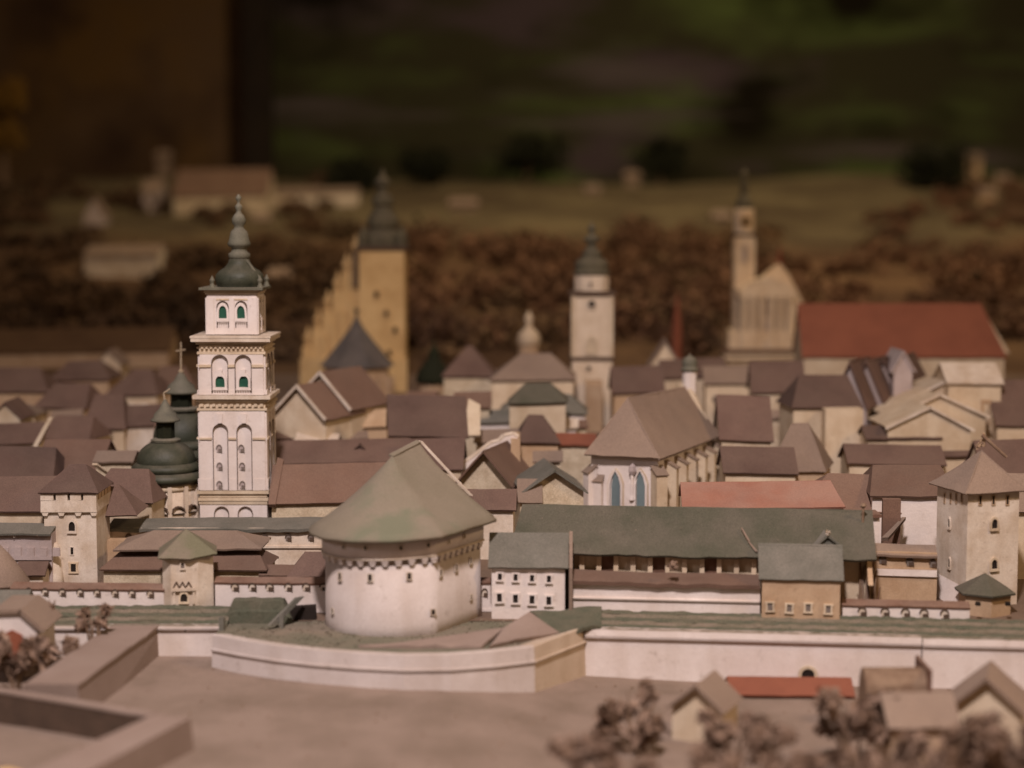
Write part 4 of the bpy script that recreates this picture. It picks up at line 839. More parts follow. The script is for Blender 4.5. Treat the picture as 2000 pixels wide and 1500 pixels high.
# ================================================================== GOTHIC CHURCH
ch = thing('gothic_church', 'gothic church with steep brown roof and blue lancet windows', 'church', (2.6, 33, ZT))
zE = 2.36; E1 = G(1290, 896, zE); E2 = G(1410, 851, zE); dx = (E2 - E1).normalized(); pn = Vector((dx.y, -dx.x, 0)); E0 = G(1140, 887, zE); E4 = E1 - pn * 1.55 + dx * .85; E3 = E2 - pn * 1.55
RA = P(1226, 776, 31.5); RBk = Vector((RA.x, RA.y, 0)) + dx * 3.0; RBk.x = P(1340, 754, RBk.y).x; RBk.z = P(1340, 754, RBk.y).z
m = MB(); m.slab([E0, E1, RA, RA], .035, 8, 8, .012, .02); m.slab([E1, E2, RBk, RA], .035, 10, 8, .012, .02); m.slab([E4, E0, RA, RA], .035, 6, 6, .01); m.slab([E3, E4, RA, RBk], .035, 8, 6, .01); m.build('roof', 'rdust', ch)
cen = (E0 + E1 + E2 + E3 + E4) / 5; ins = lambda p, k=.12: p + ((cen - p).normalized() * k)
wp_ = [ins(p, .2) for p in (E0, E1, E2, E3, E4)]
m = MB(); m.prism([(p.x, p.y) for p in wp_], .68, zE + .0, 'xy'); m.build('wall', 'white', ch)
I0, I1, I2, I3, I4 = wp_
m = MB(); gb = [I2 + dx * .02, I3 + dx * .02, RBk + Vector((0, 0, .12))]; gb2 = [p + dx * .09 for p in gb]; m.add([(p.x, p.y, p.z) for p in gb + gb2] , [(0, 1, 2), (5, 4, 3), (0, 3, 4, 1), (1, 4, 5, 2), (2, 5, 3, 0)]); m.build('end_gable', 'cream', ch)
r0 = math.atan2(I1.y - I0.y, I1.x - I0.x)
for u in (1203, 1251):
    zb_ = PP(u, 1000, I0, r0); ztp = PP(u, 916, I0, r0); zs_ = PP(u, 945, I0, r0); ff = frame((zb_.x, zb_.y, 0), r0); wd = 30 / ppu(zs_); 
    poly = [(-wd / 2, zb_.z), (wd / 2, zb_.z), (wd / 2, zs_.z), (wd * .32, zs_.z + (ztp.z - zs_.z) * .55), (0, ztp.z), (-wd * .32, zs_.z + (ztp.z - zs_.z) * .55), (-wd / 2, zs_.z)]
    inn = [(x * .74, zb_.z + (z - zb_.z) * .95 + .01) for x, z in poly]
    m = MB(ff); ring(m, poly, inn, -.05, .02); w_o = m.build('lancet_window', 'white', ch); m = MB(ff); m.prism([(x * .8, z) for x, z in inn], -.018, .01); m.build('pane', 'blue', w_o)
    m = MB(ff); ring(m, [(x * 1.12, z + (.02 if z > zb_.z else 0)) for x, z in poly], [(x * 1.01, z) for x, z in poly], -.03, .02); m.build('outer_moulding', 'cream', ch)
def buttress(p, dirv, w_, dp, z0, z1, mat='cream', cap=True):
    an = math.atan2(dirv.y, dirv.x) + R(90); f_ = frame((p.x, p.y, 0), an)
    m = MB(f_); m.add([(-w_ / 2, -dp, z0), (w_ / 2, -dp, z0), (w_ / 2, .03, z0), (-w_ / 2, .03, z0), (-w_ / 2, -dp, z1 - .12), (w_ / 2, -dp, z1 - .12), (w_ / 2, .03, z1), (-w_ / 2, .03, z1)], [(3, 2, 1, 0), (4, 5, 6, 7), (0, 1, 5, 4), (1, 2, 6, 5), (2, 3, 7, 6), (3, 0, 4, 7)]); b_ = m.build('buttress', mat, ch)
    if cap:
        m = MB(f_); m.box(-w_ / 2 - .02, w_ / 2 + .02, -dp - .025, .0, z0 + (z1 - z0) * .42, z0 + (z1 - z0) * .42 + .03, .002); m.build('weathering', 'cream', b_)
        m = MB(f_); m.slab([(-w_ / 2 - .02, -dp - .03, z1 - .12), (w_ / 2 + .02, -dp - .03, z1 - .12), (w_ / 2 + .02, .03, z1 + .02), (-w_ / 2 - .02, .03, z1 + .02)], .02, 2, 2, .003); m.build('weathering', 'rdust', b_)
nf = Vector((math.sin(r0), -math.cos(r0), 0))
buttress(I0 + (I1 - I0) * .03, (nf - (I1 - I0).normalized() * .8).normalized(), .2, .14, .7, 2.15, 'white')
buttress(I0 + (I1 - I0) * .12, nf, .18, .1, .7, 2.0, 'white')
pm_ = PP(1238, 985, I0, r0); buttress(pm_, nf, .12, .08, .7, 2.0, 'white', False); f_ = frame((pm_.x, pm_.y, 0), r0)
m = MB(f_); m.lathe((0, -.07), [(.05, zof(935, 30.16)), (.075, zof(928, 30.16)), (.06, zof(918, 30.16)), (.0, zof(912, 30.16))], 6); m.build('canopy', 'mauve', ch); m = MB(f_); m.lathe((0, -.09), [(.05, zof(985, 30.16)), (.03, zof(975, 30.16)), (.03, zof(940, 30.16)), (.02, zof(936, 30.16))], 8); m.build('statue_column', 'white', ch)
buttress(I1 - (I1 - I0) * .02, (nf + pn).normalized(), .2, .22, .7, 2.2)
for k in range(6):
    buttress(I1 + (I2 - I1) * (.12 + .17 * k), pn, .13, .22, .7, 2.27)
    if k < 5:
        f_ = frame(((I1 + (I2 - I1) * (.205 + .17 * k)).x, (I1 + (I2 - I1) * (.205 + .17 * k)).y, 0), math.atan2(dx.y, dx.x)); m = MB(f_); m.prism([(-.08, 1.1), (.08, 1.1), (.08, 1.85), (0, 2.05), (-.08, 1.85)], -.006, .02); m.build('lancet_window', 'dark', ch)
# ridge turret
yt = RBk.y + .02; xt = P(1347, 745, yt).x; Zt = lambda v: zof(v, yt); s = ppu((xt, yt, 3))
m = MB(); m.lathe((xt, yt), [(14 / s, Zt(770)), (14 / s, Zt(724))], 8); m.build('ridge_turret', 'white', ch)
m = MB(); m.lathe((xt, yt), [(13 / s, Zt(726)), (18 / s, Zt(723)), (18 / s, Zt(720)), (14 / s, Zt(718)), (15 / s, Zt(712)), (15 / s, Zt(705)), (10 / s, Zt(698)), (3 / s, Zt(695)), (0, Zt(690))], 12); m.build('turret_cap', 'spire', ch, 40)
m = MB(); q = P(1322, 758, RBk.y - .3); m.tube((q.x, q.y, q.z - .1), (q.x, q.y, q.z + .1), .02, .015); m.build('finial', 'gold', ch)

# ================================================================== HOUSES OF THE TOWN (one by one)
t, c, r = hx('warm brown-roofed house just right of the bell tower', 524, 790, 985, 905, y=29.489, d=1.5, rm='rwarm', wm='stone', hip=(0, 0))
a = P(530, 985, 29.489); m = MB(); m.slab([P(524, 985, 29.4), P(538, 985, 29.4), P(554, 897, 30.272), P(542, 893, 30.272)], .07, 2, 5, .006); m.build('gable_coping', 'rwarm', t)
t, c, r = hx('purple-roofed house with dormer behind the warm brown one', 520, 800, 907, 858, ze=1.55, d=1.3, rm='rbrown')
q = P(703, 878, c[1] + .3); m = MB(); m.box(q.x - .07, q.x + .07, q.y, q.y + .4, q.z - .1, q.z + .03, .004); m.slab([(q.x - .1, q.y - .03, q.z + .02), (q.x - .1, q.y + .4, q.z + .02), (q.x, q.y + .4, q.z + .1), (q.x, q.y - .03, q.z + .1)], .02, 2, 2); m.slab([(q.x + .1, q.y - .03, q.z + .02), (q.x + .1, q.y + .4, q.z + .02), (q.x, q.y + .4, q.z + .1), (q.x, q.y - .03, q.z + .1)], .02, 2, 2); m.build('dormer', 'rbrown', t)
t, c, r = hx('big steep purple roof behind the round tower', 758, 915, 856, 772, ze=1.8, d=1.5, rm='rbrown', rot=R(3))
q = P(925, 800, c[1] + .3); m = MB(); m.slab([P(905, 852, c[1] + .1), P(938, 850, c[1] + .1), P(938, 790, c[1] + .75), P(915, 778, c[1] + .75)], .06, 2, 4, .01); m.build('gable_coping', 'cream', t)
hx('low purple roof between round tower and curved gable', 775, 905, 922, 856, ze=1.5, d=1.2, rm='rbrown', rot=R(-2))
hx('small brown roof touching the right side of the cone roof', 885, 1008, 1000, 955, y=28.707, d=.9, rm='rbrown', wm='stained', rot=R(-2))
# curved white gable building
yG = 32.061; t = thing('baroque_gable_house', 'white curved gable front with round window behind the round tower', 'house', (P(965, 920, yG).x, yG, ZT))
pts = [(888, 918), (905, 905), (925, 892), (940, 880), (958, 866), (975, 862), (985, 852), (1002, 848), (1012, 854), (1014, 1000), (888, 1000)]
f_ = [(P(u, v, yG).x, P(u, v, yG).z) for u, v in pts]; m = MB(); m.prism(f_, yG, yG + .10); m.build('gable', 'white', t)
m = MB()
for (u, v), (u2, v2) in zip(pts[:8], pts[1:9]):
    a, b = P(u, v, yG), P(u2, v2, yG); m.tube(a + Vector((0, .03, .01)), b + Vector((0, .03, .01)), .045, .045, 5)
m.build('gable_coping', 'stained', t)
window(t, 'round', P(970, 890, yG), 0, .15, .16, 'stained', 'dark', .03, name='round_window')
m = MB(); a = P(1008, 925, yG); m.box(a.x - .09, a.x + .07, yG - .3, yG + 1.0, .7, zof(856, yG), .005); m.build('side_wall', 'tan', t)
m = MB(); a, b = P(890, 925, yG + .2), P(1005, 870, yG + .2); m.slab([(a.x, yG + .15, a.z - .1), (a.x, yG + 1.4, a.z - .1), (b.x, yG + 1.4, b.z - .1), (b.x, yG + .15, b.z - .1)], .03, 4, 4); m.build('roof', 'rbrown', t)
hy('small brown gabled house in front of the curved white gable', 885, 1002, 952, 880, y=30.607, d=1.2, rot=R(-18), wm='stone', rm='rwarm', ob=.09, oa=.16)
t, c, r = hy('speckled stone gable house left of the gothic church', 1018, 1150, 965, 918, y=29.601, d=1.3, rot=R(6), wm='stone', rm='rslate', oa=.12)
hx('tiny brown roof left of the stone gable house', 1010, 1060, 985, 935, y=29.378, d=.8, rm='rdust', wm='stone')
t, c, r = hx('tall cream block with dark red eave left of the gothic church', 1085, 1165, 872, 846, y=33.179, d=1.0, rm='rred', wm='stone')
t, c, r = hx('small stone house below the purple roof by the church', 1040, 1100, 905, 880, ze=1.45, d=.7, rm='rdust', wm='stone')
hx('purple hipped roof left of the gothic church roof', 1008, 1095, 868, 810, ze=1.6, d=1.3, hip=(.2, .25), rm='rbrown', wm='tan')
# right of church
t, c, r = hx('long salmon-pink roof behind the arsenal', 1333, 1650, 996, 940, y=27.757, d=1.5, rm='rsalmon', wm='white', rot=R(-3), hip=(0, .1))
hx('broad dusty pink-brown roof beside the salmon one', 1560, 1760, 1003, 925, y=28.036, d=1.5, rm='rwarm', wm='cream', hip=(.5, .25), rot=R(-3))
t, c, r = hx('white house with brown roof left of the right square tower', 1700, 1870, 972, 908, y=27.924, d=1.7, rm='rwarm', wm='white', hip=(.1, .1), rot=R(-4))
t = thing('white_annex', 'small white annex with stair wall beside the tan wall', 'annex', P(1700, 1055, 27.142)); q = P(1702, 1050, 27.03); m = MB(); m.box(q.x - .18, q.x + .12, 27.03, 27.477, .7, zof(1010, 27.03), .004); m.build('wall', 'white', t)
m = MB(); m.box(q.x - .2, q.x + .14, 26.974, 27.477, zof(1010, 27.03), zof(1004, 27.03), .004); m.build('eave', 'wood', t)
a, b = P(1722, 1050, 27.142), P(1762, 1010, 27.701); m = MB(); m.slab([a, a + Vector((.1, 0, 0)), b + Vector((.06, 0, 0)), b], .06, 2, 4, .008); m.build('stair_wall', 'rdust', t)
m = MB(); q = P(1742, 1010, 27.589); m.box(q.x - .14, q.x + .14, 27.589, 27.701, .7, zof(975, 27.589), .004); m.build('rear_wall', 'rwarm', t)
hx('purple roof high right of the gothic church', 1405, 1512, 864, 772, ze=1.7, d=1.6, rm='rbrown', wm='cream')
hx('low wide brown roof right of the church buttresses', 1412, 1560, 928, 872, ze=1.55, d=1.1, rm='rbrown', wm='cream', rot=R(-2))
hx('brown hipped roof with torn corner right of the church', 1500, 1612, 925, 826, ze=1.45, d=1.3, rm='rdust', wm='tan', hip=(.3, .35), rot=R(-14))
t, c, r = hx('cream box-shaped house with dark brown roof', 1545, 1688, 800, 732, ze=1.9, d=1.3, rm='rbrown', wm='cream', rot=R(3), hip=(.25, .1))
q = P(1648, 870, c[1] - .45); m = MB(); m.box(q.x - .36, q.x + .36, q.y, q.y + .6, .7, zof(800, q.y), .005); m.build('front_block', 'cream', t)
hx('purple-brown roof with cream ridge board right of the cream box', 1690, 1842, 860, 830, ze=1.55, d=.8, rm='rbrown')
t, c, r = hx('wide purple roof with pale edging behind the pink-brown roofs', 1655, 1850, 910, 868, ze=1.45, d=1.0, rm='rbrown', wm='cream', rot=R(-1))
hx('small white-walled house left of the stick on the tower', 1840, 1910, 893, 880, ze=1.5, d=.5, rm='rbrown', wm='cream')
hx('deep purple roof at the right edge behind the square tower', 1925, 2080, 955, 858, ze=1.4, d=1.6, rm='rbrown')
hx('upper purple roof at the right edge of the town', 1945, 2080, 835, 742, ze=1.6, d=1.8, rm='rbrown')
hx('low brown roof beside the pyramid roof at the right edge', 1985, 2090, 1005, 925, y=27.589, d=1.2, rm='rdust')
# cream gables
for i, (u0, u1, ve, va, zz, lb) in enumerate([(1728, 1905, 838, 795, 1.75, 'lowest of the stacked cream gables on the right'), (1735, 1935, 815, 770, 1.8, 'second of the stacked cream gables on the right'), (1745, 1945, 790, 745, 1.85, 'third of the stacked cream gables on the right')]):
    hy(lb, u0, u1, ve, va, ze=zz, d=1.3, wm='cream', rm='cream', trim='stained', rot=R(4))
t, c, r = hx('tall cream house with pale sloping roof behind the stacked gables', 1850, 1962, 752, 708, ze=2.3, d=1.4, rm='stained', wm='cream')
window(t, 'rect', PP(1925, 830, (c[0], c[1], 0), 0), 0, .2, .5, 'tan', 'cream', .03)
# row of narrow mauve gables
for i, u in enumerate((1622, 1655, 1688, 1718)):
    hy(['first', 'second', 'third', 'last'][i] + ' from the left of the narrow mauve roofs in a row', u, u + 70, 800 - 10 * i, 705 - 3 * i, ze=1.75, d=1.2, wm='mauve', rm='rbrown', rot=R(-28), oa=.12)
hy('pale narrow house standing highest in the row of mauve roofs', 1740, 1790, 730, 685, ze=2.3, d=1.0, wm='mauve', rm='mauve')
hx('purple roof below the ochre church front', 1468, 1575, 770, 705, ze=1.8, d=1.3, rm='rbrown', wm='cream')
hx('brown roof stretching left of the ochre church foot', 1375, 1470, 752, 715, ze=1.6, d=1.0, rm='rdust', wm='cream')
# middle distance, centre
hx('green-edged flat hall roof left of the slim white tower', 975, 1148, 808, 768, ze=1.55, d=1.2, rm='rslate', wm='white', hip=(.5, .3))
hx('white hall with low green roof below the slim tower', 990, 1110, 790, 748, ze=2.0, d=1.0, rm='rgreen', wm='cream', hip=(.3, .3))
hx('dusty brown hipped roof above the green hall', 955, 1125, 745, 690, ze=1.8, d=1.6, rm='rdust', wm='cream', hip=(.6, .5))
hy('bright cream gable left of the slim tower', 1000, 1062, 740, 700, ze=1.7, d=.9, wm='cream', rm='rdust')
hx('dark brown hipped roof behind the green shrub', 862, 968, 738, 675, ze=1.6, d=1.6, rm='rbrown', wm='stone', hip=(.5, .5))
hx('stone house with brown roof left of the green hall', 885, 960, 800, 765, ze=1.7, d=.9, rm='rwarm', wm='stone')
hx('small white shed in front of the green hall', 1035, 1130, 840, 818, ze=1.4, d=.6, rm='stained', wm='white', name='shed', cat='shed')
hx('grey-roofed cottage left of the small purple hip roof', 930, 1000, 828, 800, ze=1.45, d=.8, rm='rslate', wm='white', rot=R(-10))
hx('low brown roof behind the curved white gable', 925, 1012, 866, 838, ze=1.5, d=.8, rm='rdust', wm='cream')
hy('pale gable with chimney stump right of the slim tower', 1265, 1335, 720, 665, ze=1.7, d=1.0, wm='cream', rm='rdust')
hx('brown roofs right of the slim white tower', 1195, 1300, 770, 715, ze=1.6, d=1.3, rm='rbrown', wm='tan')
hx('dim brown roof behind the turret of the gothic church', 1290, 1420, 740, 700, ze=1.6, d=1.3, rm='rbrown', wm='cream')
# houses near the ochre cathedral
for i, (u0, u1, ve, va, lb) in enumerate([(520, 640, 820, 752, 'cream gable house nearest the bell tower on its right'), (560, 690, 800, 726, 'cream gable house in front of the ochre cathedral')]):
    hy(lb, u0, u1, ve, va, ze=1.9, d=1.4, rot=R(-24), wm='cream', rm='rwarm', trim='stained', oa=.1)
hx('little pale roof in front of the cream gables', 575, 660, 868, 846, ze=1.5, d=.6, rm='stained', wm='stone')
hx('tan wall house under the cathedral chapel', 640, 760, 838, 800, ze=1.5, d=.8, rm='tan', wm='tan')
hx('small reddish roof on the left of the cathedral houses', 530, 600, 860, 825, ze=1.5, d=.7, rm='rwarm', wm='tan')
# left quarter: table of roofs
LEFT = [
    (165, 300, 985, 915, 29.042, 1.0, 'rbrown', 'cream', 'dark roof wedged between battlement tower and green dome', -12, (.2, .2)),
    (-40, 105, 945, 872, None, 1.3, 'rbrown', 'tan', 'purple roof at the left edge above the crenellated wall', -4, (0, .1)),
    (60, 195, 930, 858, None, 1.3, 'rwarm', 'cream', 'brown roof above the battlement tower roof', -8, (0, 0)),
    (165, 268, 925, 880, None, 1.0, 'rbrown', 'stone', 'small roof with torn pale wall left of the green dome', -5, (0, 0)),
    (-50, 80, 870, 826, None, 1.0, 'rbrown', 'cream', 'low roof at the left edge below the cream gable', 4, (0, 0)),
    (70, 178, 862, 812, None, 1.1, 'rbrown', 'cream', 'brown roof above the pale sloping board', -9, (.1, .1)),
    (160, 245, 840, 770, None, 1.3, 'rbrown', 'cream', 'steep purple roof with cream wall below', 0, (.1, .1)),
    (228, 330, 835, 790, None, 1.0, 'rbrown', 'stained', 'purple roof left of the chapel lantern', -4, (0, 0)),
    (-30, 70, 815, 790, None, .9, 'rdust', 'cream', 'dusty roof with pale gable at the left edge', -3, (.3, .2)),
    (60, 170, 800, 748, None, 1.2, 'rbrown', 'tan', 'mauve-brown roof left of the steep purple one', -10, (.2, .1)),
    (200, 310, 775, 722, None, 1.3, 'rbrown', 'cream', 'broad purple hipped roof behind the steep one', -6, (.4, .3)),
    (-40, 95, 768, 718, None, 1.4, 'rbrown', 'tan', 'far purple roof at the left edge', 3, (.2, .3)),
    (90, 215, 745, 705, None, 1.3, 'rbrown', 'tan', 'far brown roof below the little pale hut', -4, (.3, .3)),
    (290, 380, 760, 715, None, 1.2, 'rwarm', 'tan', 'far brown roof behind the standing cross', 4, (.2, .2)),
]
for u0, u1, ve, vr, y, d, rm, wm, lb, rr, hp in LEFT:
    hx(lb, u0, u1, ve, vr, y=y, ze=1.4, d=d, rm=rm, wm=wm, rot=R(rr), hip=hp)
FILL = [(120, 178, 905, 882, 'rwarm', 'stone', 'tiny lean-to roof under the pale sloping board'), (255, 300, 905, 884, 'stained', 'cream', 'small pale roof just left of the green dome'), (30, 80, 905, 888, 'rdust', 'cream', 'narrow pale-walled shed below the long pale board'), (100, 160, 820, 800, 'rdust', 'cream', 'little cream shed left of the steep purple roof'), (245, 285, 808, 788, 'stained', 'cream', 'tiny pale hut above the purple roof by the chapel'), (300, 345, 845, 826, 'rwarm', 'cream', 'small brown roof tucked behind the chapel lantern'), (-10, 40, 850, 836, 'stained', 'cream', 'pale strip roof at the left edge of the town'), (1110, 1150, 838, 820, 'rwarm', 'stone', 'tiny brown roof under the slim white tower'), (1500, 1560, 820, 800, 'rdust', 'cream', 'small dusty roof left of the cream box house'), (1395, 1450, 790, 772, 'rdust', 'cream', 'small dusty roof right of the church turret'), (790, 850, 785, 764, 'rwarm', 'stone', 'tiny roof behind the big steep purple one'), (660, 720, 860, 842, 'rdust', 'stone', 'small stone shed below the cathedral chapel'), (1905, 1960, 880, 860, 'rwarm', 'cream', 'small brown roof right of the stacked cream gables')]
for u0, u1, ve, vr, rm, wm, lb in FILL: hx(lb, u0, u1, ve, vr, ze=1.38, d=.55, rm=rm, wm=wm, rot=R(random.uniform(-14, 14)), name='shed', cat='shed')
hy('cream gabled cottage at the left edge of the town', -25, 45, 822, 785, ze=1.7, d=1.0, wm='cream', rm='rbrown')
hy('little pale hut beyond the left roofs', 183, 240, 715, 683, ze=1.2, d=.8, wm='cream', rm='rdust', name='hut', cat='hut')
t, c, r = hx('torn cream wall block left of the green dome', 180, 260, 905, 880, ze=1.75, d=.8, rm='rdust', wm='stone'); 
for a, b, lb in (((45, 905), (95, 815), 'long pale board lying across the left roofs'), ((180, 905), (240, 945), 'torn pale card strip beside the green dome')):
    yy = 30.943 if a[0] > 100 else 33.067; p, q = P(*a, yy - .3), P(*b, yy + .2); m = MB(); m.slab([p, p + Vector((.08, .02, 0)), q + Vector((.08, .02, 0)), q], .04, 2, 8, .02); tag(m.build('card_strip', 'cream'), lb, 'strip')

# ================================================================== OCHRE CATHEDRAL
yc = 43.688; Z = lambda v: zof(v, yc); X = lambda u: P(u, 600, yc).x; s = ppu((X(745), yc, 2.5))
ca = thing('ochre_cathedral', 'ochre cathedral with square tower and stepped gable in the background', 'cathedral', (X(740), yc + .6, ZT)); W = 88 / s
m = MB(); m.box(X(702), X(790), yc, yc + W, .7, Z(488), .01); m.build('tower', 'ochre', ca)
m = MB(); m.box(X(696), X(796), yc - .06, yc + W + .06, Z(488), Z(480), .005); m.build('tower_cornice', 'line', ca)
xc = X(746); yy = yc + W / 2; k = lambda p_: p_ / s
MB().lathe((xc, yy), [(k(44), Z(480)), (k(43), Z(466)), (k(36), Z(456)), (k(27), Z(448)), (k(32), Z(440)), (k(31), Z(428)), (k(22), Z(414)), (k(16), Z(402)), (k(23), Z(398)), (k(20), Z(386)), (k(10), Z(376)), (k(9), Z(366)), (k(16), Z(361)), (k(15), Z(350)), (k(6), Z(342)), (k(4), Z(334)), (0, Z(326))], 12).build('tower_helm', 'helm', ca)
for sx in (-1, 1):
    for sy in (-1, 1): MB().lathe((xc + sx * W * .42, yy + sy * W * .42), [(k(10), Z(482)), (k(10), Z(462)), (k(5), Z(452)), (0, Z(440))], 8).build('pinnacle', 'helm', ca)
st = [(704, 490), (684, 520), (666, 556), (648, 592), (628, 628), (608, 664), (588, 700)]
for i in range(len(st) - 1):
    x1, x0 = X(st[i][0]), X(st[i + 1][0]); m = MB(); m.box(x0, x1 - .002, yc + .15, yc + .6, .7, Z(st[i + 1][1] - 22), .004); m.build('gable_step', 'ochre', ca)
    m = MB(); m.lathe(((x0 + x1) / 2, yc + .35), [(k(8), Z(st[i + 1][1] - 20)), (k(8), Z(st[i + 1][1] - 34)), (k(11), Z(st[i + 1][1] - 38)), (k(6), Z(st[i + 1][1] - 46)), (0, Z(st[i + 1][1] - 64))], 6); m.build('pinnacle', 'ochre', ca)
m = MB(); m.box(X(690), X(700), yc + .0, yc + .3, Z(560), Z(490)); m.build('dark_slot', 'line', ca)
for u, v in ((735, 575), (755, 612), (772, 645), (760, 690)): window(ca, 'arch', P(u, v + 9, yc), 0, .17, .24, 'ochre', 'dark', .03)
for u in (634, 652, 670, 688): m = MB(); m.box(X(u) - .055, X(u) + .055, yc + .03, yc + .15, .8, Z(700 - (u - 600) * 1.3), .004); m.build('pilaster', 'ochre', ca)
m = MB(); m.box(X(585), X(795), yc - .08, yc - .002, .7, Z(700), .01); m.build('lower_aisle', 'ochre', ca)
# chapel with slate pyramid roof in front
cp = thing('slate_roofed_chapel', 'chapel with dark pointed slate roof before the ochre cathedral', 'chapel', (X(695), 42.123, ZT)); y2 = 42.346; s2 = ppu((X(695), y2, 2)); x2 = P(697, 700, y2).x
MB().lathe((x2, y2), [(66 / s2, .7), (66 / s2, zof(712, y2))], 8, R(22.5)).build('wall', 'tan', cp)
MB().lathe((x2, y2), [(60 / s2, zof(712, y2)), (76 / s2, zof(714, y2)), (60 / s2, zof(696, y2)), (36 / s2, zof(668, y2)), (14 / s2, zof(640, y2)), (3 / s2, zof(620, y2)), (2 / s2, zof(604, y2))], 8, R(22.5)).build('roof', 'blackslate', cp)
MB().lathe((x2, y2), [(2 / s2, zof(612, y2)), (6 / s2, zof(607, y2)), (0, zof(600, y2))], 6).build('finial', 'dome', cp)
for i in range(8): a = R(-90 - 67.5 + i * 22.5); m = MB(frame((x2 + 64 / s2 * math.cos(a), y2 + 64 / s2 * math.sin(a), 0), a + R(90))); m.box(-.05, .05, -.1, 0, .7, zof(735, y2)); m.build('buttress', 'tan', cp)
# green dome shrub-like roof beside
x3 = P(848, 720, 42.011).x; s3 = ppu((x3, 42.011, 1.6)); t = thing('dark_dome_pavilion', 'little pavilion with dark green dome right of the ochre cathedral', 'pavilion', (x3, 42.011, ZT)); Z3 = lambda v: zof(v, 42.011)
MB().lathe((x3, 42.011), [(30 / s3, .7), (30 / s3, Z3(745))], 10).build('wall', 'tan', t); MB().lathe((x3, 42.011), [(36 / s3, Z3(747)), (36 / s3, Z3(738)), (30 / s3, Z3(722)), (16 / s3, Z3(706)), (10 / s3, Z3(696)), (12 / s3, Z3(690)), (4 / s3, Z3(678)), (0, Z3(660))], 12).build('dome', 'dkgreen', t, 40)
# second pale dome
x3 = P(1033, 700, 44).x; s3 = ppu((x3, 44, 1.6)); t = thing('pale_domed_chapel', 'small chapel with pale cap left of the slim white tower', 'chapel', (x3, 44, ZT)); Z3 = lambda v: zof(v, 44)
MB().lathe((x3, 44), [(20 / s3, .7), (20 / s3, Z3(672))], 8).build('wall', 'tan', t); MB().lathe((x3, 44), [(20 / s3, Z3(674)), (24 / s3, Z3(670)), (20 / s3, Z3(652)), (10 / s3, Z3(642)), (5 / s3, Z3(634)), (9 / s3, Z3(622)), (0, Z3(606))], 10).build('cap', 'cream', t, 40)

# ================================================================== SLIM WHITE TOWER
yw = 39.44; x0 = P(1157, 650, yw).x; s = ppu((x0, yw, 2.5)); Z = lambda v: zof(v, yw); k = lambda p_: p_ / s
wt = thing('slim_white_tower', 'slim white tower with round clock hole and green spire', 'tower', (x0, yw + .4, ZT)); yy = yw + k(41)
def b4(nm, h, v0, v1, mat): MB().lathe((x0, yy), [(k(h) * 1.26, Z(v0)), (k(h) * 1.26, Z(v1))], 8, R(22.5)).build(nm, mat, wt) if nm in ('octagon',) else MB().box(x0 - k(h), x0 + k(h), yy - k(h), yy + k(h), Z(v0), Z(v1), .006).build(nm, mat, wt)
b4('shaft', 39, 860, 700, 'slimw'); b4('cornice', 43, 704, 697, 'line'); b4('shaft', 40, 697, 577, 'slimw'); b4('cornice', 45, 577, 569, 'line')
MB().lathe((x0, yy), [(k(35), Z(569)), (k(35), Z(538))], 10, R(18)).build('drum', 'slimw', wt)
MB().lathe((x0, yy), [(k(36), Z(538)), (k(38), Z(534)), (k(32), Z(529)), (k(33), Z(522)), (k(34), Z(516)), (k(28), Z(508)), (k(17), Z(502)), (k(21), Z(498)), (k(15), Z(490)), (k(10), Z(484)), (k(9), Z(474)), (k(17), Z(470)), (k(14), Z(464)), (k(6), Z(458)), (k(5), Z(452)), (k(9), Z(448)), (k(7), Z(443)), (k(2), Z(438)), (0, Z(428))], 12).build('spire', 'helm', wt, 25)
window(wt, 'round', P(1155, 604, yw - .003), 0, k(20), k(20), 'stained', 'dark', .03, name='clock_hole')
for u, v, a, b in ((1154, 555, 8, 8), (1150, 719, 12, 12)): window(wt, 'round', P(u, v + b / 2, yw - (.003 if v > 600 else -.04)), 0, k(a), k(b), 'stained', 'dark', .02, name='small_opening')
window(wt, 'arch', P(1155, 692, yw - .003), 0, k(24), k(36), 'cream', 'cream', .03, name='niche')
for u in (1120, 1194):
    m = MB(); a = P(u, 650, yw).x; m.box(a - k(4), a + k(4), yw - .02, yw + .02, Z(697), Z(577)); m.build('corner_strip', 'cream', wt)
m = MB(); a = P(1162, 790, yw - .6); m.box(a.x - k(18), a.x + k(16), yw - .6, yw - .1, .7, zof(745, yw - .6), .01); m.build('porch', 'tan', wt)

# ================================================================== OCHRE COLUMNED CHURCH, far right
y5 = 47.601; s = ppu((5, y5, 2)); Z = lambda v: zof(v, y5); X = lambda u: P(u, 650, y5).x; k = lambda p_: p_ / s
oc = thing('columned_church', 'cream columned church front with slender clock tower in the background', 'church', (X(1500), y5, ZT))
m = MB(); m.box(X(1420), X(1575), y5, y5 + .8, .7, Z(700), .005); m.build('lower_front', 'palefront', oc)
m = MB(); m.box(X(1415), X(1580), y5 - .12, y5 + .85, Z(700), Z(693), .005); m.build('cornice', 'palefront', oc)
m = MB(); m.box(X(1415), X(1580), y5 - .1, y5 + .85, Z(690), Z(682), .005); m.build('cornice', 'wood', oc)
m = MB(); m.box(X(1424), X(1572), y5 + .02, y5 + .8, Z(682), Z(645), .005); m.build('plinth', 'palefront', oc)
m = MB(); m.box(X(1448), X(1546), y5 + .05, y5 + .8, Z(645), Z(580), .005); m.build('upper_front', 'rdust', oc)  # darker colour paints the shade between the columns
for u in (1453, 1470, 1487, 1507, 1524, 1541): MB().lathe((X(u), y5 + .02), [(k(7.5), Z(682)), (k(6.5), Z(660)), (k(6), Z(590)), (k(7.5), Z(584)), (k(7.5), Z(580))], 8).build('column', 'palefront', oc)
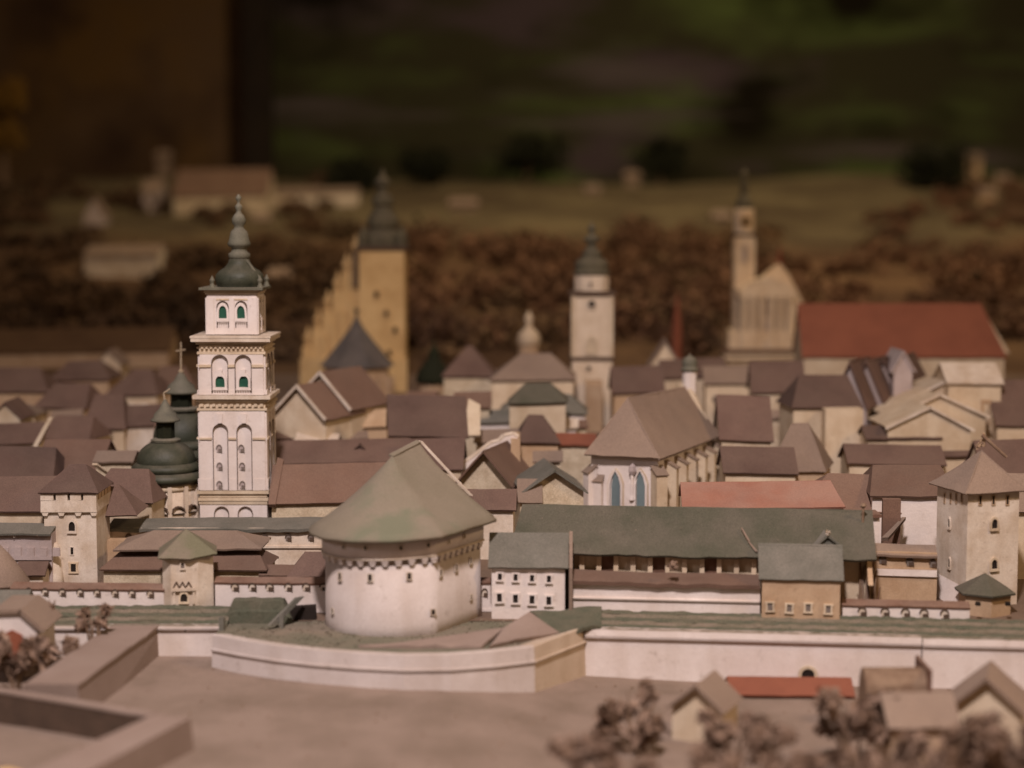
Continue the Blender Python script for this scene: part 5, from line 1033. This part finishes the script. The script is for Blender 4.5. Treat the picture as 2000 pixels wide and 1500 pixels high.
m = MB(); m.box(X(1443), X(1550), y5 - .06, y5 + .8, Z(580), Z(566), .004); m.build('entablature', 'palefront', oc)
m = MB(); m.prism([(X(1443), Z(566)), (X(1550), Z(566)), (X(1535), Z(552)), (X(1500), Z(540)), (X(1462), Z(550))], y5 - .04, y5 + .5); m.build('pediment', 'palefront', oc)
window(oc, 'arch', P(1498, 678, y5 + .04), 0, k(22), k(60), 'stained', 'mauve', .03)
for pts, yy in (([(1548, 645), (1576, 645), (1578, 606), (1562, 590), (1548, 560)], y5 + .3), ([(1480, 600), (1572, 600), (1556, 566), (1538, 532), (1524, 516), (1512, 522), (1490, 540)], y5 + .85)):
    m = MB(); m.prism([(P(u, v, yy).x, P(u, v, yy).z) for u, v in pts], yy, yy + .25); m.build('gable_scroll', 'palefront', oc)
xt = X(1460); yt = y5 + 1.0; Zt = lambda v: zof(v, yt)
m = MB(); m.box(xt - k(20), xt + k(20), yt - k(20), yt + k(20), .7, Zt(462), .005); m.build('clock_tower', 'palefront', oc)
m = MB(); m.box(xt - k(22), xt + k(22), yt - k(22), yt + k(22), Zt(462), Zt(456), .004); m.build('tower_cornice', 'line', oc)
MB().lathe((xt, yt), [(k(20), Zt(456)), (k(20), Zt(410)), (k(15), Zt(405))], 10).build('clock_drum', 'palefront', oc)
window(oc, 'round', Vector((xt, yt - k(20), Zt(445))), 0, k(22), k(24), 'ochre', 'dark', .06, name='clock_face')
window(oc, 'rect', Vector((xt, yt - k(20) - .005, Zt(515))), 0, k(16), k(38), 'cream', 'mauve', .03)
MB().lathe((xt, yt), [(k(18), Zt(408)), (k(16), Zt(395)), (k(9), Zt(380)), (k(7), Zt(368)), (k(9), Zt(362)), (k(5), Zt(350)), (k(5), Zt(344)), (k(8), Zt(340)), (0, Zt(328))], 10).build('tower_helm', 'helm', oc)
m = MB(); a = P(1522, 520, y5 + 1.3); m.tube(a + Vector((0, 0, -.1)), a + Vector((.02, 0, .55)), .1, .02, 5); m.build('red_finial', 'red', oc)
t, c, r = hx('long rust-red roofed nave right of the columned church', 1568, 1965, 700, 592, ze=1.7, d=2.2, rm='rred', wm='cream', name='nave', cat='building', hip=(0, .35))
m = MB(); m.slab([P(1945, 690, c[1] + .1), P(1972, 690, c[1] + .1), P(1915, 597, c[1] + 1.1), P(1903, 597, c[1] + 1.1)], .06, 2, 5, .01); m.build('hip_board', 'cream', t)
m = MB(); a = P(1322, 640, 46.483); m.lathe((a.x, 46.483), [(.13, .7), (.13, a.z), (.08, zof(610, 46.483)), (.035, zof(585, 46.483)), (0, zof(568, 46.483))], 6); tag(m.build('red_spire', 'red'), 'small red spire between the slim tower and the columned church', 'spire')

# ================================================================== FAR HILLSIDE BUILDINGS
def far(lb, u0, u1, ve, vr, vb, y, rm='rdust', wm='cream', d=1.6):
    y = yhill(vb) if y > 50 else y; p = P((u0 + u1) / 2, vb, y); hx(lb, u0, u1, ve, vr, y=y, d=d, rm=rm, wm=wm, zb=min(p.z, tz(p.x, y)) - .6)
far('long pale building with brown roof on the far left hill', 335, 522, 385, 330, 412, 72, wm='cream', rm='rwarm', d=3)
far('low white strip building at the far left of the black tree', 520, 625, 382, 366, 397, 76, wm='stained', rm='rdust')
far('low white strip building next to the black post', 628, 700, 378, 366, 396, 76, wm='stained', rm='rdust')
far('pale farmhouse on the left slope', 160, 310, 500, 478, 535, 58, wm='stained', rm='rdust', d=2)
hy('small pink house in the trees far left', 160, 208, 425, 385, y=yhill(445), zb=3, wm='mauve', rm='rdust', d=1)
far('dim pink cottage left of the long hill building', 275, 315, 378, 350, 405, 72, wm='mauve', rm='rdust')
far('long brown barn roof at the left below the hill', -40, 330, 690, 640, 705, 47, rm='field', wm='tan', d=2.4)
for i, (u, v, y, lb) in enumerate([(1157, 372, 80, 'pale round haystack on the far meadow left'), (1235, 345, 84, 'small pale haystack at the meadow top'), (1410, 425, 70, 'white hut left of the slender clock tower'), (1930, 378, 80, 'pale hut on the far right slope'), (1960, 350, 84, 'upper pale hut at the right edge of the hill'), (1905, 310, 86, 'tallest pale hut on the far right hill'), (545, 540, 56, 'pale hut in the bushes right of the bell tower'), (318, 305, 86, 'single pale hut high on the far left'), (905, 400, 78, 'low white shed on the far meadow'), (510, 430, 66, 'white hut in the trees right of the spire tip')]):
    y = yhill(v + 12); p = P(u, v, y); t = thing('hut', lb, 'hut', (p.x, y, p.z - .5)); m = MB(); w_ = .35 if i != 8 else .6; m.box(p.x - w_, p.x + w_, y, y + .7, min(p.z - .5, tz(p.x, y)) - .1, p.z, .03); m.build('wall', 'rdust' if i in (0, 1, 2, 7, 8, 9) else 'tan', t)
    m = MB(); m.slab([(p.x - w_ - .1, y - .1, p.z), (p.x + w_ + .1, y - .1, p.z), (p.x + w_, y + .35, p.z + .3), (p.x - w_, y + .35, p.z + .3)], .04, 3, 2); m.slab([(p.x - w_ - .1, y + .8, p.z), (p.x + w_ + .1, y + .8, p.z), (p.x + w_, y + .35, p.z + .3), (p.x - w_, y + .35, p.z + .3)], .04, 3, 2); m.build('roof', 'rdust', t)

# ================================================================== VEGETATION
def brushmass(name, lb, mat, spots, sz):
    m = MB()
    for u, v, y, r_, n in spots:
        p = P(u, v, y); p.z = tz(p.x, y) + r_ * .35; clump(m, p, r_, n, sz, .7)
    return tag(m.build(name, mat), lb, 'brush', None, 'stuff')
random.seed(3)
def scatter(n, u0, u1, y0, y1, r0, r1, keep=lambda u, y: True):
    out = []
    while len(out) < n:
        u, y = random.uniform(u0, u1), random.uniform(y0, y1)
        if mnoise.noise(Vector((u * .006, y * .22, n))) < -.2 or not keep(u, y): continue
        out.append((u, 500, y, r0 + (r1 - r0) * random.random() ** 2, 120))
    return out
clear = lambda u, y: not (90 < u < 720 and y > 66 and random.random() < .8)
brushmass('russet_brush', 'russet brown brushwood covering the far slope behind the towers', 'brush', scatter(150, 740, 1460, 48.5, 70, .4, 1.3), .15)
brushmass('olive_brush', 'olive brown brushwood mixed through the far slope', 'brush2', scatter(110, 540, 1500, 47.5, 70, .3, 1.0), .15)
brushmass('dark_brush', 'dark brown brushwood on the far left slope', 'brush3', scatter(190, -60, 720, 49, 88, .35, 1.0, clear), .15)
brushmass('hedge_brush', 'brown hedges scattered over the far right slope', 'brush', scatter(60, 1470, 2050, 51, 64, .35, 1.1) + scatter(40, 1700, 2050, 66, 88, .3, 1.0), .14)
for u, v, y, r_, lb in ((1030, 300, 86, 1.9, 'large black-green tree at the top of the meadow'), (1290, 305, 87, 1.3, 'smaller black-green tree right of the large one'), (1830, 330, 84, 1.8, 'black-green tree on the far right hill'), (1880, 560, 56, .6, 'lone dark bush above the rust-red roof'), (830, 320, 86, 1.3, 'dark tree left of the large black-green tree'), (690, 340, 85, 1.2, 'dark tree right of the black post')):
    y = yhill(v + r_ * 22); p = P(u, v, y); g_ = tz(p.x, y); t = thing('dark_tree', lb, 'tree', (p.x, y, g_)); m = MB(); m.tube((p.x, y, g_ - .2), (p.x + .1, y, p.z), .14 * r_ / 1.5, .05, 6); m.build('trunk', 'twig', t)
    m = MB(); [clump(m, p + Vector((random.uniform(-.6, .6) * r_, random.uniform(-.4, .4) * r_, random.uniform(-.35, .3) * r_)), r_ * .55, 170, .15) for _ in range(9)]; m.build('crown', 'dkgreen', t)
MT['amber_glow'] = M_('amber_glow_tint', (0.30, 0.17, 0.03), (0.17, 0.09, 0.02), .6, .3)  # tint of the ochre clump added for the amber glow
p = P(5, 235, 90); t = thing('amber_glow_clump', 'ochre clump made up for the amber glow at the upper left edge', 'tree', (p.x, 90, 8.2)); m = MB(); m.tube((p.x, 90, 8), p, .25, .1, 6); m.build('trunk', 'twig', t)
m = MB(); [clump(m, p + Vector((random.uniform(-1.2, .5), random.uniform(-.5, .5), random.uniform(-1.5, 1.6))), .8, 130, .17) for _ in range(13)]; m.build('crown', 'amber_glow', t)
# foreground moss bushes
def bush(lb, u, v, y, r_, n=9, mat='moss', zg=None):
    p = P(u, v, y); g_ = gz(p.x, y) if zg is None else zg; t = thing('moss_bush', lb, 'bush', (p.x, y, g_))
    m = MB()
    for i in range(7):
        b = p + Vector((random.uniform(-1, 1) * r_ * .8, random.uniform(-.5, .5) * r_, random.uniform(-.2, .8) * r_)); m.tube((p.x + random.uniform(-.05, .05), y, g_ - .05), b, .022, .010, 5)
    m.build('stem', 'twig', t); m = MB()
    for i in range(n):
        q = p + Vector((random.uniform(-1, 1) * r_ * 1.05, random.uniform(-.6, .6) * r_, random.uniform(-.6, .6) * r_))
        m.tube((p.x, y, max(g_, p.z - r_ * .6)), q, .016, .010, 5); clump(m, q, r_ * random.uniform(.2, .34), 42, .075)
    m.build('foliage', mat, t)
    return t
random.seed(11)
for a in [('bushy brown moss clump before the left foreground cottage', 1232, 1402, 21.143, .42, 13), ('moss clump right of the left foreground cottage', 1440, 1450, 19.547, .36, 10), ('small upright moss tuft beside the middle clump', 1500, 1440, 19.281, .22, 6), ('tall moss clump left of the brown shed', 1665, 1405, 20.611, .42, 13), ('low moss heap at the bottom edge under the left cottage', 1180, 1500, 18.217, .45, 12), ('low moss heap at the bottom edge in the middle', 1440, 1515, 17.8, .42, 10), ('low moss heap at the bottom right', 1720, 1485, 18.084, .55, 14), ('moss heap in front of the right foreground cottage', 1880, 1462, 18.749, .42, 12), ('moss heap in the bottom right corner', 1985, 1480, 18.084, .4, 12), ('moss tuft between the bottom heaps', 1590, 1502, 18.2, .22, 6)]: bush(*a)
for a in [('dry twiggy shrub before the left white wall', 130, 1262, 23.537, .22, 3), ('upper dry shrub on the left turf bank', 85, 1195, 24.335, .2, 4), ('dry shrub tuft left of the brown ramp top', 182, 1205, 24.335, .17, 4), ('brown shrub at the left edge beside the red door', 36, 1290, 22.6, .34, 12)]: bush(*a)
# ================================================================== FOREGROUND COTTAGES AND WALLS
def cot(lb, u0, u1, ve, va, y, d, rot, wm='cream', rm='rdust', **k):
    p = P((u0 + u1) / 2, ve, y); return hy(lb, u0, u1, ve, va, y=y, d=d, rot=R(rot), wm=wm, rm=rm, zb=gz(p.x, y) - .1, name='cottage', cat='cottage', **k)
cot('cream gabled cottage in the foreground centre right', 1303, 1412, 1393, 1337, 21.542, .62, -24, oa=.09, ob=.05)
cot('cream gabled cottage at the right foreground edge', 1852, 1998, 1395, 1325, 21.01, .75, -18, oa=.1, ob=.05)
hx('low dusty roof left of the right foreground cottage', 1735, 1880, 1428, 1352, y=20.212, d=1.0, rm='rdust', wm='tan', zb=-.1, name='shed', cat='shed')
p = P(1540, 1362, 22.473); hx('low rust-red roof in front of the right white wall', 1425, 1670, 1363, 1322, y=23.65, d=.8, rm='rred', wm='tan', zb=-.1, rot=R(-2), name='shed', cat='shed')
t = thing('barrel_shed', 'brown barrel-topped shed against the right white wall', 'shed', P(1750, 1362, 22.207)); a, b = P(1692, 1360, 22.207), P(1812, 1355, 22.207); zt = zof(1312, 22.207); m = MB()
m.loft([[(x, 22.207 + .25 - .27 * math.cos(R(th)), -.05 + (zt - -.05) * (.45 + .55 * math.sin(R(th))) if 0 < th < 180 else -.05) for th in (0, 1, 35, 70, 110, 145, 179, 180)] for x in (a.x, a.x * .7 + b.x * .3, a.x * .3 + b.x * .7, b.x)]); m.build('vault', 'twig', t)
m = MB(); m.box(b.x, b.x + .04, 22.154, 22.938, -.05, zt + .03, .006); m.build('end_board', 'wood', t)
m = MB(); p = P(1100, 1497, 22.5); m.slab([(p.x - .3, 18.084, p.z - .08), (p.x + .35, 18.084, p.z - .08), (p.x + .3, 18.616, p.z + .02), (p.x - .3, 18.616, p.z + .02)], .04, 5, 3, .01); tag(m.build('red_scrap', 'red'), 'red roof scrap at the bottom edge under the moss', 'roof')
# brown ramp wall, left foreground
def hexa(m, b, t_): m.add([tuple(p) for p in b] + [tuple(p) for p in t_], [(3, 2, 1, 0), (4, 5, 6, 7), (0, 1, 5, 4), (1, 2, 6, 5), (2, 3, 7, 6), (3, 0, 4, 7)]); return m
T = [G(150, 1338, .68), G(327, 1210, .68), G(268, 1192, .68), G(50, 1338, .68)]; Bt = [Vector((T[0].x + .10, T[0].y - .02, .0)), Vector((T[1].x + .02, T[1].y - .02, 0)), Vector((T[2].x, T[2].y, 0)), Vector((T[3].x - .05, T[3].y, 0))]
t = thing('brown_ramp', 'thick brown ramp wall running towards the viewer on the left', 'wall', (T[0].x, T[0].y, 0)); hexa(MB(), Bt, T).build('body', 'ramp', t)
m = MB(); m.slab([T[0] + Vector((.02, 0, .012)), T[1] + Vector((.03, 0, .012)), T[2] + Vector((-.02, .02, .015)), T[3] + Vector((-.02, 0, .012))], .035, 14, 3, .012); m.build('top_card', 'ramp', t)
# open courtyard box
t = thing('courtyard_box', 'open-topped brown courtyard enclosure in the bottom left corner', 'enclosure', (-5.6, 19.547, 0)); zc = .62
A0, A1 = G(-60, 1338, zc), G(300, 1396, zc); B0, B1 = G(372, 1402, zc), G(110, 1540, zc)
n1 = Vector((A1.y - A0.y, -(A1.x - A0.x), 0)).normalized() * .10
hexa(MB(), [Vector((p.x, p.y, .0)) for p in (A0 + n1, A1 + n1, A1 - n1 * .4, A0 - n1 * .4)], [A0 + n1, A1 + n1, A1 - n1 * .4, A0 - n1 * .4]).build('back_wall', 'line', t)  # dark brown colour paints in the shaded courtyard interior
m = MB(); m.slab([A0 + n1 * 1.1 + Vector((0, 0, .02)), A1 + n1 * 1.1 + Vector((0, 0, .02)), A1 - n1 * .5 + Vector((0, 0, .02)), A0 - n1 * .5 + Vector((0, 0, .02))], .03, 8, 2, .008); m.build('wall_cap', 'ramp', t)
Wd = G(300, 1396, zc) - G(372, 1402, zc); C1 = G(-20, 1540, zc)
hexa(MB(), [Vector((p.x, p.y, 0)) for p in (C1, B1 + Vector((.05, 0, 0)), B0 + Vector((.06, 0, 0)), A1)], [C1, B1, B0, A1 + Vector((0, .004, .004))]).build('side_wall', 'ramp', t)
m = MB(); a, b, c, d = G(-80, 1412, .2), G(205, 1450, .2), G(150, 1478, .2), G(-80, 1450, .2); hexa(m, [Vector((p.x, p.y, 0)) for p in (d, c, b, a)], [d, c, b, a]); m.build('inner_ledge', 'cream', t)
m = MB(); q = [G(-200, 1395, .12), G(280, 1440, .12), G(60, 1600, .12), G(-300, 1600, .12)]; m.slab([q[3], q[2], q[1], q[0]], .03, 6, 6, .01); m.build('floor', 'wood', t)  # darker floor colour stands in for the interior shade
m = MB(); q = [G(-60, 1478, .24), G(60, 1510, .24), G(30, 1540, .24), G(-60, 1540, .24)]; m.slab([q[3], q[2], q[1], q[0]], .1, 4, 4, .01); m.build('inner_block', 'ochre', t)
# white house at left edge with red door
t = thing('white_cottage', 'white cottage with red door at the left edge', 'cottage', P(20, 1290, 23.404)); yh = 23.404; m = MB(); pts = [(-60, 1300), (75, 1300), (72, 1222), (40, 1198), (-10, 1200), (-60, 1225)]; m.prism([(P(u, v, yh).x, P(u, v, yh).z) for u, v in pts], yh, yh + .9); m.build('wall', 'white', t)
m = MB()
for (u, v), (u2, v2) in (((88, 1232), (40, 1190)), ((40, 1190), (-15, 1192))):
    a, b = P(u, v, yh - .05), P(u2, v2, yh - .05); m.slab([a, a + Vector((0, .95, 0)), b + Vector((0, .95, 0)), b], .05, 3, 3, .01)
m.build('roof', 'rdust', t)
a = P(25, 1290, yh); m = MB(); m.prism([(a.x - .14, a.z - .05), (a.x + .14, a.z - .05), (a.x + .14, zof(1240, yh)), (a.x, zof(1230, yh)), (a.x - .14, zof(1240, yh))], yh - .02, yh + .01); m.build('door', 'red', t)
m = MB()
for _ in range(260):
    x, y = random.uniform(-6.5, 6.5), random.uniform(18, 24.6); s = random.uniform(.004, .016); z = gz(x, y); m.box(x - s, x + s, y - s, y + s, z - .01, z + s, s * .4)
tag(m.build('ground_crumbs', 'twig'), 'crumbs and grit scattered on the dusty ground', 'grit', None, 'stuff')
